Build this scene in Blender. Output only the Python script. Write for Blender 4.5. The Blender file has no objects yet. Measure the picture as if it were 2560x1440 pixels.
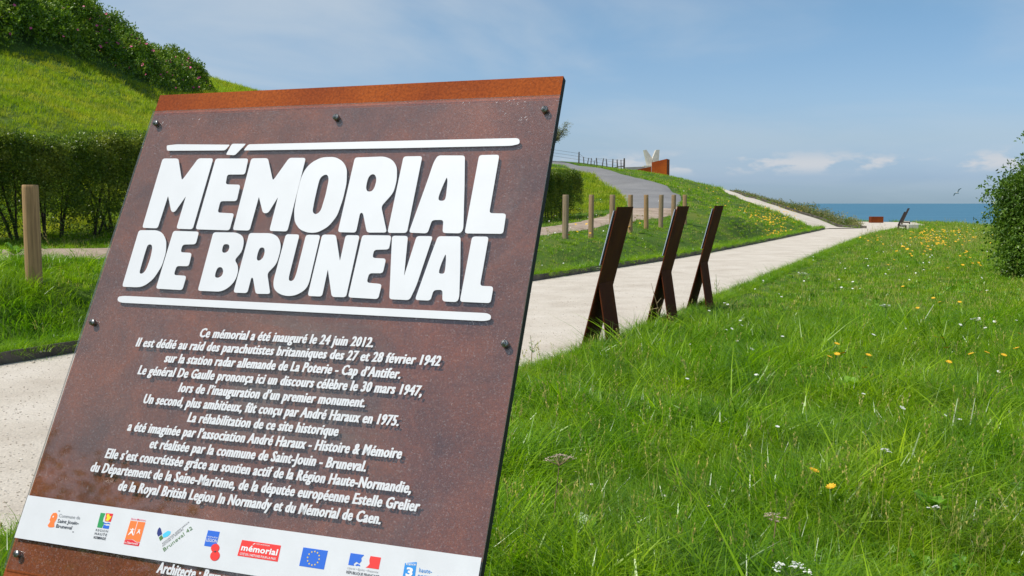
import bpy, bmesh, math, random
import numpy as np
from mathutils import Vector, Matrix, Euler
from mathutils.geometry import tessellate_polygon

SC = bpy.context.scene
COL = SC.collection
R = math.radians

# ------------------------------------------------------------------ camera
FPX, PITCH, CAM = 2465.0, math.atan(214 / 2465.0), Vector((0, 0, 1.65))
cd = bpy.data.cameras.new('camera')
cam = bpy.data.objects.new('camera', cd)
COL.objects.link(cam)
cam.location = CAM
cam.rotation_euler = (R(90) - PITCH, 0, 0)
cd.sensor_width = 36
cd.lens = 36 * FPX / 2560
cd.clip_start = 0.05
cd.clip_end = 80000
SC.camera = cam

# ------------------------------------------------------------------ light
SUN_EL, SUN_AZ = R(58), math.atan2(-.93, -.37)      # azimuth measured clockwise from +Y
SUN_DIR = Vector((math.sin(SUN_AZ) * math.cos(SUN_EL), math.cos(SUN_AZ) * math.cos(SUN_EL), math.sin(SUN_EL)))
sd = bpy.data.lights.new('sun', 'SUN')
sd.energy = 4.4
sd.angle = R(0.53)
sd.color = (1.0, 0.965, 0.90)
sun = bpy.data.objects.new('sun', sd)
COL.objects.link(sun)
sun.location = SUN_DIR * 60
sun.rotation_euler = SUN_DIR.to_track_quat('Z', 'Y').to_euler()

W = bpy.data.worlds.new('World')
SC.world = W
W.use_nodes = True
wn, wl = W.node_tree.nodes, W.node_tree.links
bg = wn['Background']
bg.inputs['Strength'].default_value = 0.145
sky = wn.new('ShaderNodeTexSky')
sky.sky_type = 'NISHITA'
sky.sun_disc = False
sky.sun_elevation = SUN_EL
sky.sun_rotation = SUN_AZ % (2 * math.pi)
sky.air_density = 1.0
sky.dust_density = 0.6
sky.ozone_density = 2.2
tc = wn.new('ShaderNodeTexCoord')
sep = wn.new('ShaderNodeSeparateXYZ')
wl.new(tc.outputs['Generated'], sep.inputs[0])


def wmath(op, a, b=None, c=None):
    n = wn.new('ShaderNodeMath')
    n.operation = op
    for i, v in enumerate((a, b, c)):
        if v is None:
            continue
        if isinstance(v, (int, float)):
            n.inputs[i].default_value = v
        else:
            wl.new(v, n.inputs[i])
    return n.outputs[0]


def wrange(v, a, b, c, d, smooth=True):
    n = wn.new('ShaderNodeMapRange')
    if smooth:
        n.interpolation_type = 'SMOOTHSTEP'
    wl.new(v, n.inputs['Value'])
    for k, x in zip(('From Min', 'From Max', 'To Min', 'To Max'), (a, b, c, d)):
        n.inputs[k].default_value = x
    return n.outputs['Result']


def wmix(f, a, b, mode='MIX'):
    n = wn.new('ShaderNodeMix')
    n.data_type = 'RGBA'
    n.blend_type = mode
    n.inputs[0].default_value = 1.0
    if not isinstance(f, (int, float)):
        wl.new(f, n.inputs[0])
    else:
        n.inputs[0].default_value = f
    for i, v in ((6, a), (7, b)):
        if isinstance(v, tuple):
            n.inputs[i].default_value = (*v, 1)
        else:
            wl.new(v, n.inputs[i])
    return n.outputs[2]


elev = sep.outputs['Z']
ramp = wn.new('ShaderNodeValToRGB')              # humid sea air: bluish, a little darker towards the horizon
wl.new(elev, ramp.inputs[0])
cr = ramp.color_ramp
cr.elements[0].position = 0.0
cr.elements[0].color = (0.47, 0.66, 1.0, 1)
cr.elements[1].position = 0.75
cr.elements[1].color = (0.60, 0.70, 0.77, 1)
for q, c in ((0.023, (0.43, 0.57, 0.92, 1)), (0.060, (0.56, 0.63, 0.80, 1)), (0.10, (0.60, 0.69, 0.82, 1)), (0.18, (0.56, 0.715, 0.80, 1)), (0.35, (0.58, 0.70, 0.78, 1))):
    e = cr.elements.new(q)
    e.color = c
base = wmix(1.0, sky.outputs[0], ramp.outputs[0], 'MULTIPLY')
# thin cirrus on a flat layer high above: direction / elevation gives the plane coordinates
den = wmath('ADD', wmath('MAXIMUM', elev, 0.0), 0.07)
cu = wmath('DIVIDE', sep.outputs['X'], den)
cv = wmath('DIVIDE', sep.outputs['Y'], den)
comb = wn.new('ShaderNodeCombineXYZ')
wl.new(wmath('ADD', wmath('MULTIPLY', cu, 0.42), wmath('MULTIPLY', cv, 0.12)), comb.inputs[0])
wl.new(wmath('SUBTRACT', wmath('MULTIPLY', cv, 0.42), wmath('MULTIPLY', cu, 0.30)), comb.inputs[1])
n1 = wn.new('ShaderNodeTexNoise')
n1.inputs['Scale'].default_value = 0.85
n1.inputs['Detail'].default_value = 7
n1.inputs['Roughness'].default_value = 0.52
n1.inputs['Distortion'].default_value = 0.5
wl.new(comb.outputs[0], n1.inputs['Vector'])
cir = wrange(n1.outputs['Fac'], 0.38, 0.62, 0.10, 1.0)
# more veil to the left of the view and behind, clearer to the right
side = wrange(sep.outputs['X'], -0.25, 0.50, 1.0, 0.42)
up = wrange(elev, 0.02, 0.16, 0.35, 1.0)
cf = wmath('MULTIPLY', wmath('MULTIPLY', cir, side), up)
col1 = wmix(wmath('MULTIPLY', cf, 0.80), base, (3.95, 4.45, 4.95))
# low cumulus over the sea
comb2 = wn.new('ShaderNodeCombineXYZ')
wl.new(wmath('MULTIPLY', sep.outputs['X'], 12.0), comb2.inputs[0])
wl.new(wmath('MULTIPLY', sep.outputs['Y'], 12.0), comb2.inputs[1])
wl.new(wmath('MULTIPLY', elev, 34.0), comb2.inputs[2])
n2 = wn.new('ShaderNodeTexNoise')
n2.inputs['Scale'].default_value = 1.6
n2.inputs['Detail'].default_value = 6
n2.inputs['Roughness'].default_value = 0.55
wl.new(comb2.outputs[0], n2.inputs['Vector'])
band = wmath('MULTIPLY', wrange(elev, 0.024, 0.036, 0.0, 1.0), wrange(elev, 0.038, 0.054, 1.0, 0.0))
cum = wmath('MULTIPLY', wrange(n2.outputs['Fac'], 0.47, 0.60, 0.0, 1.0), band)
col2 = wmix(wmath('MULTIPLY', cum, 0.90), col1, (4.25, 4.45, 4.75))
wl.new(col2, bg.inputs['Color'])

SC.view_settings.view_transform = 'Standard'
SC.view_settings.look = 'None'
SC.view_settings.exposure = 0.0
SC.view_settings.gamma = 1.0
SC.view_settings.use_curve_mapping = False
SC.cycles.max_bounces = 8
SC.cycles.transparent_max_bounces = 12
SC.cycles.use_denoising = True


# ------------------------------------------------------------------ helpers
def ray(px, py):
    """direction through a pixel of the 2560 x 1440 photograph, scaled so that its forward (y) part is 1"""
    x, v = (px - 1280) / FPX, (720 - py) / FPX
    d = Vector((x, math.cos(PITCH) + v * math.sin(PITCH), -math.sin(PITCH) + v * math.cos(PITCH)))
    return d / d.y


def at_z(px, py, z=0.0):
    d = ray(px, py)
    return CAM + d * ((z - CAM.z) / d.z)


def at_d(px, py, dist):
    return CAM + ray(px, py) * dist


def tag(o, label=None, cat=None, group=None, kind=None):
    if label: o['label'] = label
    if cat: o['category'] = cat
    if group: o['group'] = group
    if kind: o['kind'] = kind
    return o


def empty(name, loc=(0, 0, 0), rot=None):
    o = bpy.data.objects.new(name, None)
    COL.objects.link(o)
    o.location = loc
    o.empty_display_size = 0.1
    if rot is not None: o.rotation_euler = rot
    return o


def link(name, me, parent=None, mat=None):
    o = bpy.data.objects.new(name, me)
    COL.objects.link(o)
    if parent is not None: o.parent = parent
    if mat is not None and len(me.materials) == 0: me.materials.append(mat)
    return o


def copy_tree(o, parent=None):
    c = o.copy()
    COL.objects.link(c)
    c.parent = parent
    for ch in list(o.children): copy_tree(ch, c)
    return c


class MB:
    def __init__(s): s.v, s.f, s.m, s.smooth = [], [], [], []

    def add(s, verts, faces, mi=0, smooth=False):
        b = len(s.v)
        s.v.extend([tuple(q) for q in verts])
        for f in faces:
            s.f.append(tuple(b + i for i in f))
            s.m.append(mi)
            s.smooth.append(smooth)
        return s

    def box(s, lo, hi, mi=0, M=None):
        x0, y0, z0 = lo
        x1, y1, z1 = hi
        v = [Vector(q) for q in ((x0, y0, z0), (x1, y0, z0), (x1, y1, z0), (x0, y1, z0), (x0, y0, z1), (x1, y0, z1), (x1, y1, z1), (x0, y1, z1))]
        if M is not None: v = [M @ q for q in v]
        return s.add(v, ((0, 3, 2, 1), (4, 5, 6, 7), (0, 1, 5, 4), (1, 2, 6, 5), (2, 3, 7, 6), (3, 0, 4, 7)), mi)

    def tube(s, pts, rad, n=8, mi=0, cap=True, smooth=True):
        pts = [Vector(p) for p in pts]
        if isinstance(rad, (int, float)): rad = [rad] * len(pts)
        vs, fs = [], []
        for i, p in enumerate(pts):
            t = (pts[min(i + 1, len(pts) - 1)] - pts[max(i - 1, 0)]).normalized()
            a = t.orthogonal().normalized() if abs(t.z) < .9 else Vector((1, 0, 0)).cross(t).normalized()
            a = (Vector((0, 0, 1)).cross(t).normalized() if abs(t.z) < .9 else a)
            b = t.cross(a)
            for k in range(n):
                w = 2 * math.pi * k / n
                vs.append(p + (a * math.cos(w) + b * math.sin(w)) * rad[i])
        for i in range(len(pts) - 1):
            for k in range(n):
                fs.append((i * n + k, i * n + (k + 1) % n, (i + 1) * n + (k + 1) % n, (i + 1) * n + k))
        s.add(vs, fs, mi, smooth)
        if cap:
            s.add(vs[-n:], [tuple(range(n))], mi)
            s.add(vs[:n], [tuple(reversed(range(n)))], mi)
        return s

    def prism(s, poly, y0, y1, mi=0):
        """closed outline in local x,z pushed along y"""
        n = len(poly)
        ar = sum(poly[i][0] * poly[(i + 1) % n][1] - poly[(i + 1) % n][0] * poly[i][1] for i in range(n))
        if ar < 0: poly = poly[::-1]
        v = [(x, y0, z) for x, z in poly] + [(x, y1, z) for x, z in poly]
        tri = tessellate_polygon([[Vector((x, z, 0)) for x, z in poly]])
        fs = []
        for t in tri:
            a, b, c = (Vector(poly[i]) for i in t)
            if (b - a).cross(c - a) < 0: t = t[::-1]
            fs.append(tuple(t))
            fs.append(tuple(i + n for i in t[::-1]))
        for i in range(n):
            j = (i + 1) % n
            fs.append((i, i + n, j + n, j))
        return s.add(v, fs, mi)

    def mesh(s, name, mats):
        me = bpy.data.meshes.new(name)
        me.from_pydata(s.v, [], s.f)
        for m in (mats if isinstance(mats, (list, tuple)) else [mats]): me.materials.append(m)
        me.polygons.foreach_set('material_index', s.m)
        me.polygons.foreach_set('use_smooth', s.smooth)
        me.update()
        return me

    def build(s, name, mats, parent=None):
        return link(name, s.mesh(name, mats), parent)


def bevel_mesh(me, w, seg=1):
    bm = bmesh.new()
    bm.from_mesh(me)
    bmesh.ops.remove_doubles(bm, verts=bm.verts, dist=1e-6)
    bmesh.ops.bevel(bm, geom=bm.edges[:], offset=w, segments=seg, affect='EDGES', profile=.6)
    bm.to_mesh(me)
    bm.free()


# ------------------------------------------------------------------ materials
def newmat(name):
    m = bpy.data.materials.new(name)
    m.use_nodes = True
    return m, m.node_tree.nodes, m.node_tree.links, m.node_tree.nodes['Principled BSDF']


def noise(ns, ls, scale, detail=4, rough=.6, vec=None, dist=0.0, obj=True):
    n = ns.new('ShaderNodeTexNoise')
    n.inputs['Scale'].default_value = scale
    n.inputs['Detail'].default_value = detail
    n.inputs['Roughness'].default_value = rough
    n.inputs['Distortion'].default_value = dist
    if vec is None:
        t = ns.new('ShaderNodeTexCoord')
        vec = t.outputs['Object' if obj else 'Generated']
    ls.new(vec, n.inputs['Vector'])
    return n.outputs['Fac']


def cramp(ns, ls, fac, stops):
    r = ns.new('ShaderNodeValToRGB')
    ls.new(fac, r.inputs[0])
    e = r.color_ramp.elements
    e[0].position, e[0].color = stops[0][0], (*stops[0][1], 1)
    e[1].position, e[1].color = stops[-1][0], (*stops[-1][1], 1)
    for p, c in stops[1:-1]:
        q = e.new(p)
        q.color = (*c, 1)
    return r.outputs[0]


def mixc(ns, ls, f, a, b, mode='MIX'):
    n = ns.new('ShaderNodeMix')
    n.data_type = 'RGBA'
    n.blend_type = mode
    if isinstance(f, (int, float)): n.inputs[0].default_value = f
    else: ls.new(f, n.inputs[0])
    for i, v in ((6, a), (7, b)):
        if isinstance(v, tuple): n.inputs[i].default_value = (*v, 1)
        else: ls.new(v, n.inputs[i])
    return n.outputs[2]


def bump(ns, ls, bsdf, h, dist, strength=1.0):
    b = ns.new('ShaderNodeBump')
    b.inputs['Distance'].default_value = dist
    b.inputs['Strength'].default_value = strength
    ls.new(h, b.inputs['Height'])
    ls.new(b.outputs[0], bsdf.inputs['Normal'])


def plain(name, col, rough=.6, metal=0, var=0.0, scale=20, spec=.5, bmp=0.0):
    m, ns, ls, b = newmat(name)
    b.inputs['Base Color'].default_value = (*col, 1)
    b.inputs['Roughness'].default_value = rough
    b.inputs['Metallic'].default_value = metal
    b.inputs['Specular IOR Level'].default_value = spec
    if var:
        f = noise(ns, ls, scale, 5)
        lo, hi = tuple(c * (1 - var) for c in col), tuple(min(1, c * (1 + var)) for c in col)
        ls.new(cramp(ns, ls, f, [(.3, lo), (.7, hi)]), b.inputs['Base Color'])
        if bmp: bump(ns, ls, b, f, bmp)
    return m


def mat_corten(name, bright=1.0, speck=1.0, scale=1.0, stain=False):
    m, ns, ls, b = newmat(name)
    big = noise(ns, ls, 5 * scale, 5, .6)
    fine = noise(ns, ls, 260 * scale, 3, .7)
    k = bright
    c1 = cramp(ns, ls, big, [(.30, (.20 * k, .034 * k, .005 * k)), (.5, (.30 * k, .060 * k, .006 * k)), (.72, (.40 * k, .092 * k, .008 * k))])
    c2 = cramp(ns, ls, fine, [(.35, (.55, .5, .5)), (.6, (1.1, 1.1, 1.1))])
    c = mixc(ns, ls, .75, c1, c2, 'MULTIPLY')
    if stain:
        # below the bare top strip the steel has aged darker and blotchier behind the sheet
        mo = noise(ns, ls, 11, 6, .68, dist=.3)
        dk = cramp(ns, ls, mo, [(.34, (.115, .040, .022)), (.50, (.185, .056, .024)), (.66, (.265, .072, .022))])
        dk = mixc(ns, ls, .8, dk, cramp(ns, ls, fine, [(.36, (.68, .68, .68)), (.64, (1.14, 1.14, 1.14))]), 'MULTIPLY')
        tz = ns.new('ShaderNodeTexCoord')
        sz = ns.new('ShaderNodeSeparateXYZ')
        ls.new(tz.outputs['Object'], sz.inputs[0])
        lt = ns.new('ShaderNodeMath')
        lt.operation = 'LESS_THAN'
        ls.new(sz.outputs[2], lt.inputs[0])
        lt.inputs[1].default_value = PANEL_TOP - .036
        gt = ns.new('ShaderNodeMapRange')
        ls.new(sz.outputs[2], gt.inputs['Value'])
        for kk, x in zip(('From Min', 'From Max', 'To Min', 'To Max'), (PANEL_TOP - .80, PANEL_TOP - .60, .1, 1)): gt.inputs[kk].default_value = x
        mm0 = ns.new('ShaderNodeMath')
        mm0.operation = 'MULTIPLY'
        ls.new(lt.outputs[0], mm0.inputs[0])
        ls.new(gt.outputs[0], mm0.inputs[1])
        c = mixc(ns, ls, mm0.outputs[0], c, dk)
    # pale dust specks
    t = ns.new('ShaderNodeTexCoord')
    vo = ns.new('ShaderNodeTexVoronoi')
    vo.inputs['Scale'].default_value = 330 * scale
    ls.new(t.outputs['Object'], vo.inputs['Vector'])
    sp = ns.new('ShaderNodeMapRange')
    ls.new(vo.outputs['Distance'], sp.inputs['Value'])
    for kk, x in zip(('From Min', 'From Max', 'To Min', 'To Max'), (.08, .22, .32 * speck, 0)): sp.inputs[kk].default_value = x
    pn = noise(ns, ls, 45 * scale, 3, .6)
    pm = ns.new('ShaderNodeMath')
    pm.operation = 'MULTIPLY'
    ls.new(sp.outputs[0], pm.inputs[0])
    ls.new(cramp(ns, ls, pn, [(.40, (0, 0, 0)), (.62, (1, 1, 1))]), pm.inputs[1])
    c = mixc(ns, ls, pm.outputs[0], c, (.50, .30, .20))
    if stain:
        # grey rinsed patches in the middle of the panel
        sx = ns.new('ShaderNodeSeparateXYZ')
        ls.new(t.outputs['Object'], sx.inputs[0])
        mp = ns.new('ShaderNodeMapping')
        mp.inputs['Scale'].default_value = (9, 9, 42)
        ls.new(t.outputs['Object'], mp.inputs[0])
        sn = noise(ns, ls, 1.0, 5, .6, vec=mp.outputs[0], dist=.6)

        def gauss(o, c0, w):
            a = ns.new('ShaderNodeMapRange')
            a.interpolation_type = 'SMOOTHSTEP'
            ab = ns.new('ShaderNodeMath')
            ab.operation = 'SUBTRACT'
            ls.new(o, ab.inputs[0])
            ab.inputs[1].default_value = c0
            ac = ns.new('ShaderNodeMath')
            ac.operation = 'ABSOLUTE'
            ls.new(ab.outputs[0], ac.inputs[0])
            ls.new(ac.outputs[0], a.inputs['Value'])
            for kk, x in zip(('From Min', 'From Max', 'To Min', 'To Max'), (w * .3, w, 1, 0)): a.inputs[kk].default_value = x
            return a.outputs[0]
        g1, g2 = gauss(sx.outputs[0], .045, .17), gauss(sx.outputs[2], PANEL_TOP - .435, .12)
        mm = ns.new('ShaderNodeMath')
        mm.operation = 'MULTIPLY'
        ls.new(g1, mm.inputs[0])
        ls.new(g2, mm.inputs[1])
        m3 = ns.new('ShaderNodeMath')
        m3.operation = 'MULTIPLY'
        ls.new(mm.outputs[0], m3.inputs[0])
        ls.new(cramp(ns, ls, sn, [(.44, (.30, .30, .30)), (.58, (1, 1, 1))]), m3.inputs[1])
        c = mixc(ns, ls, m3.outputs[0], c, (.155, .105, .080))
    ls.new(c, b.inputs['Base Color'])
    b.inputs['Roughness'].default_value = .85
    b.inputs['Specular IOR Level'].default_value = .25
    bump(ns, ls, b, fine, .0006 / scale, .6)
    return m


def mat_leaf(name, a, b_, tr=.35, patch=.25, gloss=.5, patchcol=None, noisescale=.5):
    m, ns, ls, b = newmat(name)
    oi = ns.new('ShaderNodeObjectInfo')
    geo = ns.new('ShaderNodeNewGeometry')
    c = cramp(ns, ls, oi.outputs['Random'], [(0, a), (1, b_)])
    pn = noise(ns, ls, noisescale, 4, .6, vec=geo.outputs['Position'])
    if patchcol is None: patchcol = tuple(min(1, x * 1.5) for x in b_)
    c = mixc(ns, ls, cramp(ns, ls, pn, [(.45, (0, 0, 0)), (.68, (patch, patch, patch))]), c, patchcol)
    p2 = noise(ns, ls, noisescale * 2.7, 5, .65, vec=geo.outputs['Position'])
    c = mixc(ns, ls, 1.0, c, cramp(ns, ls, p2, [(.36, (.58, .66, .7)), (.50, (1, 1, 1)), (.66, (1.18, 1.10, 1.0))]), 'MULTIPLY')
    ri = mixc(ns, ls, cramp(ns, ls, geo.outputs['Random Per Island'], [(0, (0, 0, 0)), (1, (1, 1, 1))]), (.55, .62, .55), (1.62, 1.38, 1.15))
    c = mixc(ns, ls, 1.0, c, ri, 'MULTIPLY')
    ls.new(c, b.inputs['Base Color'])
    b.inputs['Roughness'].default_value = gloss
    b.inputs['Specular IOR Level'].default_value = .4
    t = ns.new('ShaderNodeBsdfTranslucent')
    tcn = mixc(ns, ls, 1.0, c, (1.25, 1.35, .6), 'MULTIPLY')
    ls.new(tcn, t.inputs['Color'])
    mx = ns.new('ShaderNodeMixShader')
    mx.inputs[0].default_value = tr
    ls.new(b.outputs[0], mx.inputs[1])
    ls.new(t.outputs[0], mx.inputs[2])
    ls.new(mx.outputs[0], ns['Material Output'].inputs['Surface'])
    return m


def mat_ground(name, stops, scale=.8, fine=18, bmp=.02, wet=None):
    m, ns, ls, b = newmat(name)
    geo = ns.new('ShaderNodeNewGeometry')
    big = noise(ns, ls, scale, 6, .62, vec=geo.outputs['Position'])
    fn = noise(ns, ls, fine, 4, .7, vec=geo.outputs['Position'])
    c = mixc(ns, ls, .8, cramp(ns, ls, big, stops), cramp(ns, ls, fn, [(.25, (.6, .6, .6)), (.75, (1.25, 1.25, 1.25))]), 'MULTIPLY')
    ls.new(c, b.inputs['Base Color'])
    b.inputs['Roughness'].default_value = .95
    b.inputs['Specular IOR Level'].default_value = .15
    bump(ns, ls, b, fn, bmp)
    return m


def mat_wood(name, col):
    m, ns, ls, b = newmat(name)
    t = ns.new('ShaderNodeTexCoord')
    oi = ns.new('ShaderNodeObjectInfo')
    mp = ns.new('ShaderNodeMapping')
    mp.inputs['Scale'].default_value = (42, 42, 1.6)
    ls.new(t.outputs['Object'], mp.inputs[0])
    f = noise(ns, ls, 1.0, 6, .65, vec=mp.outputs[0], dist=.4)
    c = cramp(ns, ls, f, [(.28, tuple(x * .5 for x in col)), (.5, col), (.75, tuple(min(1, x * 1.35) for x in col))])
    g = cramp(ns, ls, oi.outputs['Random'], [(0, (1.05, .95, .8)), (1, (.85, .95, 1.1))])
    c = mixc(ns, ls, 1.0, c, g, 'MULTIPLY')
    ls.new(c, b.inputs['Base Color'])
    b.inputs['Roughness'].default_value = .85
    bump(ns, ls, b, f, .004)
    return m


PANEL_TOP = 2.0295785680807406
M_panel = mat_corten('rusty_steel', 1.0, 1.0, 1.0, True)
M_steel = mat_corten('dark_weathered_steel', .36, .25, .5)
M_wallsteel = mat_corten('orange_weathered_steel', 1.25, .2, .08)
M_white = plain('white_lettering', (.66, .67, .69), .5, var=.035, scale=14, spec=.3)
M_band = plain('white_printed_band', (.66, .67, .69), .45, var=.04, scale=25)
M_screw = plain('screw_metal', (.28, .28, .26), .35, 1.0)
M_dark = plain('screw_socket', (.01, .01, .01), .6)
M_concrete = plain('pale_concrete', (.62, .58, .50), .85, var=.15, scale=2)
M_greyconc = plain('grey_concrete', (.33, .32, .30), .9, var=.15, scale=2)
M_kerb = plain('kerb_steel', (.095, .080, .066), .8, var=.5, scale=3)
M_wood = mat_wood('post_wood', (.36, .245, .13))
M_oldwood = mat_wood('grey_fence_wood', (.10, .085, .07))
M_wire = plain('wire', (.25, .25, .25), .5, .8)
M_bark = plain('bark', (.055, .042, .030), .9, var=.4, scale=30, bmp=.004)

m, ns, ls, b = newmat('acrylic')                     # clear sheet: mirror layer over see-through
tr = ns.new('ShaderNodeBsdfTransparent')
tr.inputs[0].default_value = (.97, .975, .975, 1)
gl = ns.new('ShaderNodeBsdfGlossy')
gl.inputs['Roughness'].default_value = .035
fr = ns.new('ShaderNodeLayerWeight')
fr.inputs['Blend'].default_value = .5
fp = ns.new('ShaderNodeMath')
fp.operation = 'POWER'
fp.inputs[1].default_value = 4.6
ls.new(fr.outputs['Facing'], fp.inputs[0])
dn = noise(ns, ls, 500, 2, .5)
df = ns.new('ShaderNodeBsdfDiffuse')
df.inputs[0].default_value = (.75, .75, .75, 1)
mx1 = ns.new('ShaderNodeMixShader')
mg = ns.new('ShaderNodeMath')
mg.operation = 'MULTIPLY_ADD'
mg.inputs[1].default_value = .90
mg.inputs[2].default_value = .082
ls.new(fp.outputs[0], mg.inputs[0])
ls.new(mg.outputs[0], mx1.inputs[0])
ls.new(tr.outputs[0], mx1.inputs[1])
ls.new(gl.outputs[0], mx1.inputs[2])
mx2 = ns.new('ShaderNodeMixShader')                  # thin film of dust, smears and scratches
sm = noise(ns, ls, 7, 6, .65, dist=1.2)
d1 = cramp(ns, ls, sm, [(.35, (.004, .004, .004)), (.62, (.016, .016, .016)), (.80, (.07, .07, .07))])
d2 = cramp(ns, ls, dn, [(.58, (0, 0, 0)), (.78, (.16, .16, .16))])
dd = mixc(ns, ls, 1.0, d1, d2, 'ADD')
ls.new(dd, mx2.inputs[0])
ls.new(mx1.outputs[0], mx2.inputs[1])
ls.new(df.outputs[0], mx2.inputs[2])
ls.new(mx2.outputs[0], ns['Material Output'].inputs['Surface'])
M_acrylic = m
m, ns, ls, b = newmat('acrylic_edge')
b.inputs['Base Color'].default_value = (.42, .48, .46, 1)
b.inputs['Roughness'].default_value = .25
tr = ns.new('ShaderNodeBsdfTransparent')
mx = ns.new('ShaderNodeMixShader')
mx.inputs[0].default_value = .55
ls.new(tr.outputs[0], mx.inputs[1])
ls.new(b.outputs[0], mx.inputs[2])
ls.new(mx.outputs[0], ns['Material Output'].inputs['Surface'])
M_acredge = m

M_scratch = plain('scratch_white', (.62, .62, .64), .6)
M_ground = mat_ground('soil_under_grass', [(.3, (.045, .085, .012)), (.5, (.070, .135, .016)), (.7, (.14, .17, .030))], .35, 14, .02)
M_path = mat_ground('pale_path_gravel', [(.3, (.50, .435, .355)), (.5, (.595, .53, .44)), (.7, (.66, .595, .505))], 1.1, 60, .010)
M_gravel = mat_ground('pinkish_track_gravel', [(.3, (.27, .205, .15)), (.5, (.40, .31, .235)), (.7, (.50, .40, .31))], 1.2, 16, .02)
M_asphalt = mat_ground('grey_asphalt', [(.3, (.19, .186, .182)), (.5, (.225, .22, .215)), (.7, (.26, .255, .247))], .5, 40, .004)

M_grass = mat_leaf('lush_meadow_grass', (.120, .290, .010), (.240, .440, .014), .48, .55, .30, (.32, .46, .020), .7)
M_lawn = mat_leaf('dry_lawn_grass', (.20, .35, .010), (.33, .43, .016), .40, .6, .6, (.46, .43, .060), .6)
M_tall = mat_leaf('pale_grass_stems', (.30, .36, .08), (.48, .44, .18), .3, .3, .6)
M_weed = mat_leaf('broad_weed_leaf', (.075, .21, .014), (.13, .30, .022), .3, .2, .4)
M_hedge = mat_leaf('hedge_leaf', (.050, .115, .012), (.150, .240, .026), .38, .6, .32, (.30, .36, .07), 1.6)
M_rose = mat_leaf('rose_leaf', (.045, .125, .010), (.170, .310, .018), .25, .7, .42, (.27, .38, .04), 1.1)
M_bush = mat_leaf('bush_leaf', (.040, .100, .014), (.105, .205, .024), .3, .4, .4)
M_sea_buck = mat_leaf('grey_green_leaf', (.10, .13, .05), (.22, .23, .11), .3, .4, .6)
M_yellow = plain('yellow_petals', (.80, .46, .015), .6)
M_whitefl = plain('white_petals', (.78, .78, .70), .6)
M_pinkfl = plain('pink_petals', (.70, .10, .26), .6)
M_redfl = plain('red_petals', (.75, .03, .01), .6)
M_driedfl = plain('dried_umbel', (.42, .32, .24), .8, var=.3, scale=60)
M_stem = plain('green_stem', (.12, .20, .04), .7)
M_drystem = plain('dry_stem', (.28, .20, .10), .8)

# ------------------------------------------------------------------ the lie of the land
def G(px, py):
    p = at_z(px, py)
    return (p.x, p.y)


KERB = [(-13.5, -6.1), (-9.4, 1.8)] + [G(*q) for q in ((0, 915), (180, 882), (1340, 702), (1500, 677), (1700, 646), (1850, 618), (2000, 587))] + [(18.6, 59.2), (19.4, 61.2)]
RIGHT = [G(*q) for q in ((2245, 573), (2180, 586), (2100, 618), (2000, 660), (1900, 700), (1790, 748), (1710, 785), (1640, 812), (1570, 842), (1450, 884), (1290, 935))] + [(-2.4, 4.75), (-5.2, -1.2), (-8.6, -8.0)]
PLAZA = [(20.6, 62.2), (22.6, 63.4), (24.0, 72.0), (26.5, 84.6), (30.0, 84.8), (33.4, 82.0), (30.2, 72.0), (26.2, 65.0)]

ROADROWS = [(523, 1572, 1690, 41.5), (505, 1566, 1704, 45.5), (487, 1553, 1703, 50), (466, 1515, 1675, 58), (440, 1450, 1578, 72), (417, 1387, 1475, 88), (403, 1335, 1388, 100)]
CP = []
for (y, xl, xr, d) in ROADROWS:
    for xx in (xl, xr):
        p = at_d(xx, y, d)
        CP.append((p.x, p.y, p.z))
for (px, py, d) in ((1352, 590, 28.5), (1450, 570, 33), (1580, 550, 37), (1677, 531, 41), (1352, 571, 31), (1470, 550, 36.5), (1522, 535, 39.5),
                    (1500, 500, 47), (1440, 520, 44), (1700, 490, 52), (1800, 532, 48), (1720, 580, 36), (1900, 560, 48), (1950, 572, 52),
                    (1675, 443, 79), (1720, 452, 79), (1790, 472, 82), (1447, 408, 97), (1560, 427, 95), (1675, 443, 100), (1620, 433, 100),
                    (2050, 549, 67.5), (1982, 529, 70), (1940, 514, 73), (1900, 501, 76.5), (1850, 486, 81), (1820, 478, 86), (2020, 562, 62.4), (1982, 547, 64.4), (1940, 531, 67.6), (1900, 517, 70.2), (1850, 498, 74), (1815, 484, 79), (1625, 453, 64), (1655, 460, 61), (1702, 466, 66), (1780, 475, 98), (1760, 500, 58), (1850, 520, 62), (1940, 545, 62),
                    (0, 132, 33), (140, 152, 35.5), (300, 207, 41), (400, 237, 45), (540, 234, 60), (200, 300, 26), (0, 300, 23.5), (560, 232, 64), (620, 243, 68),
                    (800, 298, 78), (1000, 325, 88), (1200, 362, 96), (1390, 402, 101)):
    p = at_d(px, py, d)
    CP.append((p.x, p.y, p.z))
CP += [(x, y, .05) for x, y in KERB]
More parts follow.
